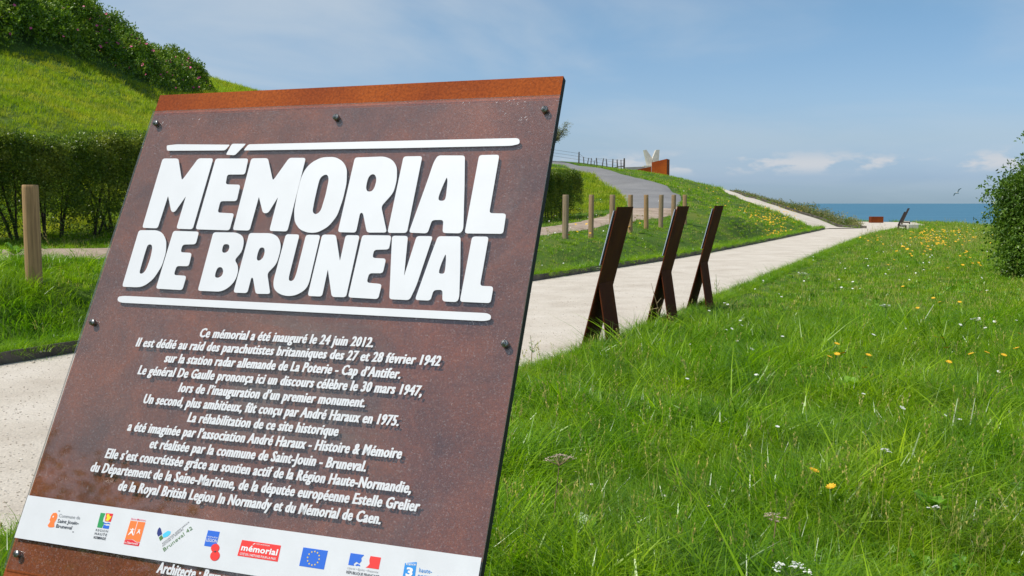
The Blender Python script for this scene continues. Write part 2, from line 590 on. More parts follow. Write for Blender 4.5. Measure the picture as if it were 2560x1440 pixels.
CP += [(-5.89, 12.1, .66), (-2.2, 19.7, .66), (1.48, 27.4, .68), (4.4, 33.5, .74), (6.7, 38.2, .80), (-9.2, 5.2, .66), (-13, -2.5, .66),
       (-8.8, 17, .98), (-3.5, 28, .98), (2.2, 39.2, 1.02), (-12.6, 9, .95), (-9.9, 19, 1.3), (-4.5, 30.5, 1.3),
       (-17.8, 42, 8.3), (-21, 40, 10.4), (-18.8, 52, 8.0), (-26, 32, 10.5), (-30, 20, 9.5), (-24, 12, 6.0), (-30, -2, 8), (-17, 2, 2.2), (-20, -8, 4.2), (-14, -8, 1.2), (-40, 30, 14), (-40, 0, 12), (-40, 60, 15),
       (-6, 45, 3.6), (-2, 60, 4.2), (-2, 80, 5.6), (-9, 62, 6.4), (6, 128, 4.0), (15, 125, 2.4), (-12, 135, 7.5), (-35, 130, 12), (-35, 90, 15),
       (21.4, 65.5, .05), (23.0, 74, .25), (23.2, 84, .6), (22.5, 95, 1.0)]
CP = np.array(CP)


def tps_fit(P, lam=.02):
    n = len(P)
    c, s = P[:, :2].mean(0), 40.0
    X = (P[:, :2] - c) / s
    r = np.hypot(X[:, None, 0] - X[None, :, 0], X[:, None, 1] - X[None, :, 1])
    K = np.where(r > 0, r * r * np.log(np.maximum(r, 1e-9)), 0) + np.eye(n) * lam * .01
    Q = np.c_[np.ones(n), X]
    A = np.block([[K, Q], [Q.T, np.zeros((3, 3))]])
    w = np.linalg.solve(A, np.r_[P[:, 2], 0, 0, 0])

    def ev(x, y):
        out = np.zeros(x.shape)
        xs, ys = (x - c[0]) / s, (y - c[1]) / s
        out += w[n] + w[n + 1] * xs + w[n + 2] * ys
        for i in range(n):
            r2 = (xs - X[i, 0]) ** 2 + (ys - X[i, 1]) ** 2
            out += w[i] * np.where(r2 > 0, .5 * r2 * np.log(np.maximum(r2, 1e-12)), 0)
        return out
    return ev


TPS = tps_fit(CP)
MOUND = KERB + [(20.4, 62.6), (22.6, 63.6), (24.4, 72), (26.0, 86), (26, 140), (26, 300), (-200, 300), (-200, -60), (-30, -60), (-18, -15)]


def inpoly(x, y, poly):
    x, y = np.asarray(x, float), np.asarray(y, float)
    ins = np.zeros(x.shape, bool)
    n = len(poly)
    for i in range(n):
        x0, y0 = poly[i]
        x1, y1 = poly[(i + 1) % n]
        if y0 == y1: continue
        c = (y0 > y) != (y1 > y)
        ins ^= c & (x < (x1 - x0) * (y - y0) / (y1 - y0) + x0)
    return ins


def distline(x, y, line):
    d = np.full(np.shape(x), 1e9)
    for (x0, y0), (x1, y1) in zip(line[:-1], line[1:]):
        dx, dy = x1 - x0, y1 - y0
        t = np.clip(((x - x0) * dx + (y - y0) * dy) / (dx * dx + dy * dy), 0, 1)
        d = np.minimum(d, np.hypot(x - x0 - t * dx, y - y0 - t * dy))
    return d


def sstep(v, a, b):
    t = np.clip((v - a) / (b - a), 0, 1)
    return t * t * (3 - 2 * t)


MLINE = MOUND[:MOUND.index((26, 140)) + 1]
CLIFF = [(-200, 170), (-30, 150), (10, 140), (24, 118), (25.5, 96), (26.0, 87.0), (30.2, 86.6), (34.5, 83.5), (36, 78), (33.6, 71), (37, 64), (60, 56), (200, 30)]
LAND = CLIFF + [(400, -60), (400, -200), (-400, -200), (-400, 170)]


def H(x, y):
    x, y = np.asarray(x, float), np.asarray(y, float)
    dm = distline(x, y, MLINE)
    dm = np.where(inpoly(x, y, MOUND), dm, 0)
    z = np.maximum(TPS(x, y), 0.0)
    z = np.where((np.abs(x) > 60) | (y > 160), np.minimum(z, 18), z) * sstep(dm, .32, 1.6)
    dc = distline(x, y, CLIFF)
    dc = np.where(inpoly(x, y, LAND), 0, dc)
    return z - 74 * sstep(dc, 0, 26) * (dc > 0) - np.minimum(dc, 3) * .5


def Hs(x, y): return float(H(np.array([x]), np.array([y]))[0])


def axis(parts):
    out = []
    for a, b, s in parts: out += list(np.arange(a, b, s))
    return np.array(out + [parts[-1][1]])


XS = axis(((-220, -60, 16), (-60, -28, 2), (-28, -12, .8), (-12, 26, .38), (26, 40, .8), (40, 70, 3), (70, 220, 15)))
YS = axis(((-60, -8, 6), (-8, 4, 1), (4, 70, .42), (70, 110, .8), (110, 150, 2.5), (150, 230, 8)))
gx, gy = np.meshgrid(XS, YS)
gz = H(gx, gy)
nx, ny = len(XS), len(YS)
rng = np.random.default_rng(4)
gz += np.where(gz > .4, rng.normal(0, .012, gz.shape), 0)
idx = np.arange(nx * ny).reshape(ny, nx)
quads = np.stack([idx[:-1, :-1], idx[:-1, 1:], idx[1:, 1:], idx[1:, :-1]], -1).reshape(-1, 4)
me = bpy.data.meshes.new('ground')
me.from_pydata(np.stack([gx, gy, gz], -1).reshape(-1, 3).tolist(), [], quads.tolist())
me.materials.append(M_ground)
me.polygons.foreach_set('use_smooth', [True] * len(me.polygons))
tag(link('ground', me), kind='structure')

# sea
m, ns, ls, b = newmat('sea_water')
geo = ns.new('ShaderNodeNewGeometry')
mp = ns.new('ShaderNodeMapping')
mp.inputs['Scale'].default_value = (.0012, .004, .004)
ls.new(geo.outputs['Position'], mp.inputs[0])
f = noise(ns, ls, 1.0, 5, .6, vec=mp.outputs[0])
ls.new(cramp(ns, ls, f, [(.35, (.052, .150, .225)), (.65, (.068, .185, .265))]), b.inputs['Base Color'])
b.inputs['Roughness'].default_value = .55
b.inputs['Specular IOR Level'].default_value = .18
w1 = noise(ns, ls, .25, 6, .6, vec=geo.outputs['Position'])
bump(ns, ls, b, w1, 1.2, .7)
mb = MB()
mb.add([(-40000, 20, -70), (60000, 20, -70), (60000, 60000, -70), (-40000, 60000, -70)], [(0, 1, 2, 3)])
tag(mb.build('sea', m), kind='structure')


def jitter_line(pts, step, amp, seed):
    r_ = random.Random(seed)
    out = []
    for (x0, y0), (x1, y1) in zip(pts[:-1], pts[1:]):
        L = math.hypot(x1 - x0, y1 - y0)
        n = max(1, int(L / step))
        for i in range(n):
            t = i / n
            out.append((x0 + (x1 - x0) * t + r_.uniform(-amp, amp), y0 + (y1 - y0) * t + r_.uniform(-amp, amp)))
    return out + [pts[-1]]


def smooth_line(pts, it=2):
    for _ in range(it):
        o = [pts[0]]
        for a_, b_ in zip(pts[:-1], pts[1:]):
            o += [(a_[0] * .75 + b_[0] * .25, a_[1] * .75 + b_[1] * .25), (a_[0] * .25 + b_[0] * .75, a_[1] * .25 + b_[1] * .75)]
        pts = o + [pts[-1]]
    return pts


KERBS = smooth_line(KERB, 2)
RIGHTS = smooth_line(RIGHT, 2)
PATHPOLY = KERBS + PLAZA + jitter_line(RIGHTS, .35, .05, 3)


def flat_sheet(name, poly, z, mat):
    tri = tessellate_polygon([[Vector((x, y, 0)) for x, y in poly]])
    fs = []
    for t in tri:
        a_, b_, c_ = (Vector(poly[i]).to_3d() for i in t)
        fs.append(tuple(t) if (b_ - a_).cross(c_ - a_).z > 0 else tuple(t[::-1]))
    me = bpy.data.meshes.new(name)
    me.from_pydata([(x, y, z) for x, y in poly], [], fs)
    return tag(link(name, me, mat=mat), kind='structure')


flat_sheet('path', PATHPOLY, .004, M_path)


def resample(line, step):
    P = np.array(line, float)
    L = np.r_[0, np.cumsum(np.hypot(*np.diff(P, axis=0).T))]
    n = max(2, int(L[-1] / step))
    s = np.linspace(0, L[-1], n)
    return np.c_[np.interp(s, L, P[:, 0]), np.interp(s, L, P[:, 1])]


def draped(name, left, right, mat, lift, across=6, step=.5):
    """strip between two edge lines laid on the ground"""
    n = max(len(resample(left, step)), len(resample(right, step)))

    def rs(l):
        P = np.array(l, float)
        L = np.r_[0, np.cumsum(np.hypot(*np.diff(P, axis=0).T))]
        s = np.linspace(0, L[-1], n)
        return np.c_[np.interp(s, L, P[:, 0]), np.interp(s, L, P[:, 1])]
    A, B = rs(left), rs(right)
    t = np.linspace(0, 1, across + 1)[None, :, None]
    Q = A[:, None, :] * (1 - t) + B[:, None, :] * t
    z = H(Q[..., 0], Q[..., 1]) + lift
    z[:, 0] -= lift * .9
    z[:, -1] -= lift * .9
    V = np.concatenate([Q, z[..., None]], -1).reshape(-1, 3)
    m_ = across + 1
    ii = np.arange(n * m_).reshape(n, m_)
    F = np.stack([ii[:-1, :-1], ii[:-1, 1:], ii[1:, 1:], ii[1:, :-1]], -1).reshape(-1, 4)
    me = bpy.data.meshes.new(name)
    me.from_pydata(V.tolist(), [], F.tolist())
    me.polygons.foreach_set('use_smooth', [True] * len(me.polygons))
    return tag(link(name, me, mat=mat), kind='structure'), list(map(tuple, A)) + list(map(tuple, B[::-1]))


rl = smooth_line([(at_d(r_[1], r_[0], r_[3]).x, r_[3]) for r_ in ROADROWS], 2)
rr = smooth_line([(at_d(r_[2], r_[0], r_[3]).x, r_[3]) for r_ in ROADROWS], 2)
_, ROADPOLY = draped('road', rl, rr, M_asphalt, .05, 10, .5)
gl_ = jitter_line([(-14.6, .2), (-12.6, 5.2), (-7.8, 15.0), (.8, 31.2), (2.8, 36.5), (3.9, 39.6), (5.0, 42.2)], .6, .12, 5)
gr_ = jitter_line([(-13.6, -.4), (-11.4, 4.6), (-6.95, 13.3), (.9, 28.7), (2.8, 33.2), (4.7, 37), (6.8, 40.6), (7.2, 42.2)], .6, .10, 6)
_, TRACKPOLY = draped('gravel_track', gl_, gr_, M_gravel, .045, 8, .4)
bl = smooth_line([(19.1, 61.1)] + [(at_d(px, py, d).x, d) for px, py, d in ((2020, 562, 62.4), (1982, 547, 64.4), (1940, 531, 67.6), (1900, 517, 70.2), (1850, 498, 74), (1815, 484, 79), (1798, 476, 88), (1750, 474, 96))], 2)
BRR = [(22.4, 62.9)] + [(at_d(px, py, d).x, d) for px, py, d in ((2050, 549, 67.5), (1982, 529, 70), (1940, 514, 73), (1900, 501, 76.5), (1850, 486, 81), (1822, 478, 86), (1780, 476, 96))]
br = smooth_line(BRR, 2)
_, BRPOLY = draped('side_path', bl, br, M_path, .05, 5, .5)

# steel edging along the near path and along the rising side path
mb = MB()
pts = resample(KERBS, .5)
nrm = np.c_[-np.gradient(pts[:, 1]), np.gradient(pts[:, 0])]
nrm /= np.linalg.norm(nrm, axis=1)[:, None]
rk = random.Random(2)
vs = []
for (x, y), (ax, ay) in zip(pts, nrm):
    h = .125 + rk.uniform(-.012, .012)
    for o_, z_ in ((0, -.03), (0, h), (.022, h), (.022, -.03)): vs.append((x + ax * o_, y + ay * o_, z_))
fs = []
for i in range(len(pts) - 1):
    for k in range(4): fs.append((i * 4 + k, i * 4 + (k + 1) % 4, (i + 1) * 4 + (k + 1) % 4, (i + 1) * 4 + k))
mb.add(vs, fs)
kerb = tag(mb.build('kerb', M_kerb), kind='structure')
for px, py in ((126, 891), (141, 890)):
    p = at_z(px, py + 8)
    j = int(np.argmin(np.hypot(pts[:, 0] - p.x, pts[:, 1] - p.y)))
    mb = MB()
    c0 = Vector((p.x + .02, 0, .07))
    q0, q1 = Vector((*pts[j], 0)), Vector((*pts[j + 1], 0))
    t_ = (q1 - q0).normalized()
    base = q0 + t_ * (Vector((p.x, p.y, 0)) - q0).dot(t_)
    n_ = Vector((t_.y, -t_.x, 0))
    mb.tube([base + Vector((0, 0, .075)), base + n_ * .012 + Vector((0, 0, .075)), base + n_ * .02 + Vector((0, 0, .075))], [.022, .020, .010], 10)
    mb.build('bolt', M_screw, kerb)
SBL = [(x + .14, y) for x, y in BRR]
mb = MB()
pp = resample(smooth_line(SBL, 2), .6)
hz = H(pp[:, 0], pp[:, 1])
vs, fs = [], []
for (x, y), z_ in zip(pp, hz):
    for ox, zz in ((0, -.05), (0, .16), (.05, .16), (.05, -.05)): vs.append((x + ox, y, z_ + zz))
for i in range(len(pp) - 1):
    for k in range(4): fs.append((i * 4 + k, i * 4 + (k + 1) % 4, (i + 1) * 4 + (k + 1) % 4, (i + 1) * 4 + k))
fs += [(0, 1, 2, 3)]
mb.add(vs, fs)
tag(mb.build('bank_edging', M_kerb), kind='structure')

# ------------------------------------------------------------------ the big sign in front
a_ = Vector((0.9348088, -0.35515139, 0))
b_ = Vector((0.1594259, 0.41963155, 0.89358421))
n_ = a_.cross(b_)
TR = Vector((0.06677719, 1.3, 1.81359937))
ORG = TR - a_ * .324 - b_ * PANEL_TOP                 # middle of the plate where it meets the ground
SM = Matrix((( *(a_[0], -n_[0], b_[0]), ORG.x), (a_[1], -n_[1], b_[1], ORG.y), (a_[2], -n_[2], b_[2], ORG.z), (0, 0, 0, 1)))


def S(u, v):
    return ((399.3 + (u - 399.3) * 1.00391) / 1000 + .324, PANEL_TOP + (-702.4 + (v + 702.4) * 1.00391) / 1000)      # millimetres from the top right corner


M_edge_shade = plain('painted_edge_shade', (.018, .014, .012), .7, var=.4, scale=60)  # near-black colour paints in the shade on the panel's right edge
sign = empty('information_sign')
sign.matrix_world = SM
tag(sign, 'large rusty steel information sign in front, clear sheet with white title lettering and logo band', 'information sign')
mb = MB()
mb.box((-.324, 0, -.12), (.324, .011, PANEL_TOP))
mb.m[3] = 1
mb.build('steel_panel', [M_panel, M_edge_shade], sign)
# rear strut: a plate from the back of the panel to the ground behind it
top_l = Vector((0, .008, 1.0))
inv = SM.inverted()
foot = inv @ (ORG + Vector((-n_.x, -n_.y, 0)).normalized() * .62 + Vector((0, 0, -.08)))
d_ = (foot - top_l)
th = Vector((0, d_.z, -d_.y)).normalized() * .010
mb = MB()
v = []
for x in (-.322, .322):
    for q in (top_l, foot):
        v += [Vector((x, q.y, q.z)), Vector((x, q.y, q.z)) + th]
mb.add(v, [(0, 1, 3, 2), (4, 6, 7, 5), (0, 4, 5, 1), (2, 3, 7, 6), (0, 2, 6, 4), (1, 5, 7, 3)])
mb.build('strut', M_steel, sign)
# clear sheet, 6 mm in front of the steel, 4 mm thick
x0, x1 = S(-642.5, 0)[0], S(2.6, 0)[0]
z0, z1 = S(0, -708)[1], S(0, -33.8)[1]
mb = MB()
Y0, Y1 = -.0047, -.0025
v = [(x0, Y0, z0), (x1, Y0, z0), (x1, Y1, z0), (x0, Y1, z0), (x0, Y0, z1), (x1, Y0, z1), (x1, Y1, z1), (x0, Y1, z1)]
mb.add(v, [(0, 1, 5, 4)], 0)
mb.add(v, [(2, 3, 7, 6)], 1)
mb.add(v, [(0, 3, 2, 1), (4, 5, 6, 7), (1, 2, 6, 5), (3, 0, 4, 7)], 2)
m2 = M_acrylic.copy()
m2.name = 'acrylic_back'
m2.node_tree.nodes['Mix Shader.001'].inputs[0].default_value = 0
for l_ in list(m2.node_tree.links):
    if l_.to_socket == m2.node_tree.nodes['Mix Shader.001'].inputs[0]: m2.node_tree.links.remove(l_)
sheet = mb.build('clear_sheet', [M_acrylic, m2, M_acredge], sign)

RND = {}


def fillet(loop, r=3.0):
    out = []
    n = len(loop)
    for i in range(n):
        p0, p1, p2 = Vector(loop[i - 1]), Vector(loop[i]), Vector(loop[(i + 1) % n])
        l0, l1 = (p0 - p1).length, (p2 - p1).length
        ang = (p0 - p1).angle(p2 - p1, 3.14)
        rr_ = r * (1.5 if ang > 2.3 else 1)
        if ang < .85: rr_ = r * .35
        c0, c1 = min(rr_, l0 * .48), min(rr_, l1 * .48)
        A, B = p1 + (p0 - p1).normalized() * c0, p1 + (p2 - p1).normalized() * c1
        for k in range(5):
            t = k / 4
            out.append(A * (1 - t) ** 2 + p1 * 2 * t * (1 - t) + B * t * t)
    return out


def print_mesh(name, loops_list, mats, parent, y=-.0050, r=3.0, thick=.0003, do_fillet=True):
    """loops_list: [(material index, y step, [loops])]; printed shapes lying on the sheet"""
    me = bpy.data.meshes.new(name)
    V, F, MI = [], [], []
    for mi, lay, loops in loops_list:
        ls3 = []
        for lp in loops:
            q = fillet(lp, r) if do_fillet else [Vector(p) for p in lp]
            ls3.append([Vector((p.x, p.y, 0)) for p in q])
        flat = [p for l in ls3 for p in l]
        yy = y - lay * .00025
        base = len(V)
        for p in flat:
            u, w = S(p.x, p.y)
            V.append((u, yy, w))
        for t in tessellate_polygon(ls3):
            A, B, C_ = flat[t[0]], flat[t[1]], flat[t[2]]
            cr_ = (B - A).cross(C_ - A).z
            if abs(cr_) < 1e-9: continue
            F.append(tuple(base + i for i in (t if cr_ > 0 else t[::-1])))
            MI.append(mi)
        # small edge so that the print has thickness
        b2 = len(V)
        for p in flat:
            u, w = S(p.x, p.y)
            V.append((u, yy + thick, w))
        k0 = 0
        for l in ls3:
            n = len(l)
            for i in range(n):
                j = (i + 1) % n
                F.append((base + k0 + i, base + k0 + j, b2 + k0 + j, b2 + k0 + i))
                MI.append(mi)
            k0 += n
    me.from_pydata(V, [], F)
    for m_ in mats: me.materials.append(m_)
    me.polygons.foreach_set('material_index', MI)
    return link(name, me, parent)


LETTERS = [('M', [[(-596.1, -115.9), (-567.7, -116.4), (-549.4, -152.6), (-532.2, -116.7), (-506.0, -117.2), (-505.3, -229.3), (-533.5, -228.7), (-533.9, -177.8), (-545.0, -203.2), (-551.3, -202.1), (-565.3, -177.2), (-566.0, -228.5), (-593.5, -228.0)]]),
           ('E', [[(-501.8, -117.6), (-445.8, -118.6), (-444.0, -143.9), (-473.8, -143.8), (-471.8, -159.3), (-446.8, -160.0), (-445.2, -185.6), (-472.4, -185.6), (-471.6, -203.3), (-443.6, -204.5), (-443.4, -230.3), (-500.4, -229.3)]]),
           ('accent', [[(-481.2, -94.0), (-456.8, -94.6), (-470.4, -112.9), (-486.2, -111.8)]]),
           ('rule', [[(-596.5, -94.0), (-578.1, -92.6), (-483.8, -95.4), (-489.7, -104.6), (-592.8, -103.0)]]),
           ('rule', [[(-452.6, -95.6), (-44.7, -96.2), (-41.2, -98.7), (-40.2, -104.7), (-51.0, -107.2), (-208.7, -107.1), (-458.2, -105.4)]]),
           ('M', [[(-441.0, -118.4), (-413.3, -118.6), (-395.0, -154.3), (-378.5, -118.7), (-351.6, -119.2), (-350.4, -230.9), (-379.1, -230.4), (-379.5, -179.6), (-388.7, -204.0), (-396.9, -203.8), (-410.6, -179.0), (-410.7, -230.3), (-438.2, -229.9)]]),
           ('O', [[(-327.0, -119.1), (-315.8, -118.5), (-304.4, -119.0), (-291.4, -125.8), (-282.5, -137.0), (-277.7, -158.8), (-277.3, -182.5), (-279.9, -207.0), (-289.0, -222.9), (-303.1, -231.9), (-317.3, -232.6), (-331.9, -228.0), (-342.8, -217.0), (-348.4, -199.8), (-350.6, -175.9), (-350.9, -149.4), (-347.6, -136.1), (-340.0, -126.1)], [(-315.5, -145.7), (-310.5, -145.8), (-306.6, -152.0), (-305.5, -176.0), (-306.8, -200.7), (-313.2, -206.1), (-319.3, -201.8), (-320.5, -186.8), (-321.2, -162.9), (-321.0, -150.8)]]),
           ('R', [[(-274.5, -120.1), (-229.3, -119.3), (-216.2, -124.9), (-207.3, -135.9), (-203.5, -155.2), (-204.2, -173.2), (-217.6, -193.3), (-200.9, -230.7), (-229.9, -231.1), (-242.5, -202.8), (-246.6, -202.8), (-245.8, -231.3), (-273.0, -231.0)], [(-243.7, -145.9), (-238.3, -145.9), (-233.6, -152.8), (-233.7, -165.6), (-236.6, -171.4), (-242.9, -171.9), (-246.9, -166.6), (-247.2, -151.5)]]),
           ('I', [[(-201.3, -119.8), (-173.8, -119.8), (-172.2, -230.9), (-200.0, -231.2)]]),
           ('A', [[(-151.4, -119.3), (-112.9, -120.1), (-105.2, -163.0), (-95.0, -225.0), (-97.8, -230.6), (-122.5, -230.4), (-124.9, -212.2), (-140.7, -212.6), (-143.1, -231.2), (-169.6, -230.5), (-158.8, -156.1), (-155.4, -128.7)], [(-132.3, -151.4), (-130.1, -156.3), (-127.7, -181.0), (-129.5, -185.5), (-136.9, -185.1), (-138.5, -179.9), (-135.7, -164.9)]]),
           ('L', [[(-93.0, -119.9), (-65.1, -119.9), (-64.1, -202.5), (-41.5, -202.9), (-40.7, -230.5), (-92.2, -230.6)]]),
           ('D', [[(-597.9, -231.8), (-566.5, -231.4), (-555.1, -235.3), (-544.4, -247.0), (-538.9, -264.5), (-538.7, -285.8), (-546.1, -305.2), (-557.6, -316.0), (-567.7, -318.7), (-596.0, -318.7)], [(-574.3, -253.6), (-567.7, -253.5), (-564.3, -259.1), (-562.4, -274.7), (-563.6, -293.2), (-568.3, -298.6), (-573.6, -297.8), (-574.1, -288.6), (-574.7, -265.2)]]),
           ('E', [[(-537.4, -232.1), (-493.3, -232.8), (-492.6, -252.0), (-514.5, -252.9), (-514.4, -264.5), (-494.8, -265.1), (-493.5, -285.1), (-513.9, -285.2), (-514.1, -298.7), (-492.5, -299.3), (-492.4, -320.3), (-537.2, -319.6)]]),
           ('B', [[(-469.1, -233.5), (-430.7, -233.4), (-419.5, -238.2), (-414.8, -246.1), (-413.2, -260.9), (-421.7, -274.3), (-414.8, -280.5), (-410.8, -290.1), (-411.4, -303.6), (-418.8, -314.4), (-429.7, -320.4), (-467.0, -320.4)], [(-446.0, -251.1), (-438.4, -250.9), (-435.3, -255.4), (-436.1, -261.8), (-440.8, -264.4), (-446.0, -262.5), (-446.9, -255.1)], [(-445.1, -285.2), (-438.7, -285.0), (-434.4, -290.7), (-434.7, -297.6), (-440.1, -301.1), (-445.9, -299.8), (-446.7, -292.1)]]),
           ('R', [[(-410.0, -233.9), (-374.9, -233.7), (-363.0, -238.5), (-355.3, -249.1), (-353.4, -259.8), (-353.9, -278.1), (-364.4, -292.2), (-351.5, -320.9), (-374.0, -321.5), (-384.9, -298.8), (-387.5, -298.9), (-387.2, -321.0), (-409.3, -321.0)], [(-386.7, -255.0), (-380.4, -254.9), (-377.2, -260.2), (-377.1, -269.9), (-382.0, -274.7), (-386.9, -273.1), (-388.0, -263.3)]]),
           ('U', [[(-351.5, -234.9), (-330.2, -235.1), (-330.0, -297.4), (-327.7, -302.1), (-321.8, -301.4), (-319.9, -293.4), (-320.2, -235.4), (-298.2, -235.4), (-297.3, -304.7), (-300.4, -313.3), (-311.3, -321.1), (-324.8, -323.3), (-338.9, -320.2), (-348.6, -313.1), (-352.0, -302.8)]]),
           ('N', [[(-295.6, -234.8), (-274.9, -234.8), (-259.6, -271.8), (-260.2, -235.1), (-239.4, -235.2), (-238.3, -321.4), (-259.0, -321.7), (-274.4, -283.8), (-273.3, -321.7), (-294.7, -321.7)]]),
           ('E', [[(-235.7, -234.8), (-193.3, -234.8), (-192.5, -254.3), (-213.6, -255.2), (-213.7, -266.5), (-193.7, -267.0), (-193.7, -287.2), (-213.2, -287.7), (-213.7, -300.6), (-191.7, -301.9), (-192.3, -322.2), (-235.4, -321.5)]]),
           ('V', [[(-192.4, -235.1), (-169.7, -235.1), (-163.2, -290.3), (-157.5, -235.1), (-134.7, -235.0), (-143.5, -302.8), (-148.8, -322.0), (-176.8, -321.8)]]),
           ('A', [[(-127.9, -234.9), (-96.8, -234.8), (-89.1, -277.1), (-82.8, -316.9), (-85.1, -322.1), (-104.3, -321.9), (-106.9, -306.8), (-118.9, -307.5), (-120.4, -321.6), (-141.5, -321.4), (-132.4, -261.6)], [(-112.6, -259.2), (-110.8, -263.1), (-108.6, -281.5), (-109.7, -285.8), (-116.1, -285.5), (-116.9, -281.7), (-115.6, -271.0)]]),
           ('L', [[(-81.2, -234.6), (-59.0, -234.6), (-58.7, -300.0), (-41.0, -300.2), (-40.9, -321.8), (-81.2, -321.5)]]),
           ('rule', [[(-597.2, -333.6), (-587.2, -332.1), (-43.2, -334.6), (-37.2, -337.3), (-37.1, -342.8), (-45.1, -344.8), (-589.0, -342.3), (-596.4, -339.7)]])]
for nm, loops in LETTERS:
    big = nm not in ('rule', 'accent')
    o = print_mesh('rule' if nm == 'rule' else 'accent' if nm == 'accent' else 'letter', [(0, 0, loops)], [M_white], sheet, r=(4.2 if big else 3.0))


def text_mesh(txt, bold, spacing=1.0, res=2, shear=0.0):
    cu_ = bpy.data.curves.new('lettering', 'FONT')
    cu_.body = txt
    cu_.resolution_u = res
    cu_.offset = bold
    cu_.space_character = spacing
    cu_.shear = shear
    o = bpy.data.objects.new('lettering', cu_)
    COL.objects.link(o)
    dg = bpy.context.evaluated_depsgraph_get()
    me = bpy.data.meshes.new_from_object(o.evaluated_get(dg))
    bpy.data.objects.remove(o)
    bpy.data.curves.remove(cu_)
    n = len(me.vertices)
    co = np.empty(n * 3)
    me.vertices.foreach_get('co', co)
    co = co.reshape(-1, 3)
    fs = [tuple(p.vertices) for p in me.polygons]
    bpy.data.meshes.remove(me)
    return co[:, :2].copy(), fs


CAPH = text_mesh('H', 0)[0][:, 1].max()
XH = text_mesh('x', 0)[0][:, 1].max()


def text_on(txt, u0, v0, u1, v1, cap, bold=.018, layer=2, shear=0.0, spacing=1.0, mi=0):
    """text from (u0,v0) to (u1,v1) in sheet millimetres with capitals cap mm high"""
    co, fs = text_mesh(txt, bold, spacing, 2, 0.0)
    yy = co[:, 1] / CAPH
    xr = XH / CAPH
    tgt = .665
    if bold > .01:       # a display face with tall small letters
        yy = np.where(yy < 0, yy, np.where(yy < xr, yy * tgt / xr, tgt + (yy - xr) * (1 - tgt) / (1 - xr)))
    co[:, 1] = yy * cap
    w = co[:, 0].max() - co[:, 0].min()
    L = math.hypot(u1 - u0, v1 - v0)
    co[:, 0] = (co[:, 0] - co[:, 0].min()) / w * (L - shear * cap * .5) + shear * co[:, 1]
    th_ = math.atan2(v1 - v0, u1 - u0)
    c_, s_ = math.cos(th_), math.sin(th_)
    uu = u0 + co[:, 0] * c_ - co[:, 1] * s_
    vv = v0 + co[:, 0] * s_ + co[:, 1] * c_
    return uu, vv, fs, layer, mi


def text_obj(name, parts, mats, parent, heavy=(0,)):
    V, F, MI = [], [], []
    for uu, vv, fs, lay, mi in parts:
        for j, du in enumerate(heavy):
            b0 = len(V)
            V += [(S(u + du, v)[0], -.0050 - lay * .00025 - j * .00005, S(u, v)[1]) for u, v in zip(uu, vv)]
            for f in fs:
                F.append(tuple(b0 + i for i in f))
                MI.append(mi)
    me = bpy.data.meshes.new(name)
    me.from_pydata(V, [], F)
    for m_ in mats: me.materials.append(m_)
    me.polygons.foreach_set('material_index', MI)
    return link(name, me, parent)


LINES = [("Ce mémorial a été inauguré le 24 juin 2012.", -444.3, -184.4, -385.2),
         ("Il est dédié au raid des parachutistes britanniques des 27 et 28 février 1942", -541.8, -90.8, -403.5),
         ("sur la station radar allemande de La Poterie - Cap d’Antifer.", -488.1, -138.8, -422.5),
         ("Le général De Gaulle prononça ici un discours célèbre le 30 mars 1947,", -524.9, -106.5, -441.5),
         ("lors de l’inauguration d’un premier monument.", -452.4, -177.9, -460.8),
         ("Un second, plus ambitieux, fût conçu par André Haraux en 1975.", -502.7, -128.4, -479.6),
         ("La réhabilitation de ce site historique", -425.5, -205.5, -498.4),
         ("a été imaginée par l’association André Haraux - Histoire & Mémoire", -514.6, -116.8, -517.4),
         ("et réalisée par la commune de Saint-Jouin - Bruneval.", -472.6, -158.5, -536.5),
         ("Elle s’est concrétisée grâce au soutien actif de la Région Haute-Normandie,", -536.8, -96, -555.3),
         ("du Département de la Seine-Maritime, de la députée européenne Estelle Grelier", -553.8, -82.1, -574.5),
         ("de la Royal British Legion In Normandy et du Mémorial de Caen.", -502, -125.9, -593.6),
         ("Architecte : Bruno", -409.4, -310.4, -683.4)]
for t_, u0, u1, v0 in LINES:
    text_obj('text_line', [text_on(t_, u0 + .4, v0, u1 - .4, v0, 12.2, .015, 0, .13, 1.10)], [M_white], sheet, (-.7, -.35, 0, .35, .7))

# printed white band with nine logos
band = print_mesh('logo_band', [(0, 0, [[(-641, -614.8), (1.4, -614.8), (1.4, -669.5), (-641, -669.5)]])], [M_band], sign, do_fillet=False)


def pm(name, c, r=.5): return plain(name, c, r)


P_or, P_gr, P_rd, P_bl, P_yl = pm('print_orange', (.90, .20, .04)), pm('print_green', (.02, .30, .09)), pm('print_red', (.72, .02, .03)), pm('print_blue', (.02, .10, .55)), pm('print_yellow', (.90, .65, .03))
P_nv, P_cy, P_og, P_gy, P_bk = pm('print_navy', (.015, .03, .18)), pm('print_cyan', (.08, .55, .80)), pm('print_olive', (.08, .20, .05)), pm('print_grey', (.32, .33, .35)), pm('print_black', (.04, .045, .06))
P_wt, P_pk, P_br, P_rb = pm('print_white', (.8, .8, .8)), pm('print_pink', (.75, .08, .16)), pm('print_bright_red', (.80, .035, .03)), pm('print_royal_blue', (.015, .13, .62))
P_sky = pm('print_sky_blue', (.02, .26, .68))


def ell(cx, cy, rx, ry, n=18, rot=0):
    return [(cx + rx * math.cos(2 * math.pi * i / n + rot), cy + ry * math.sin(2 * math.pi * i / n + rot)) for i in range(n)]


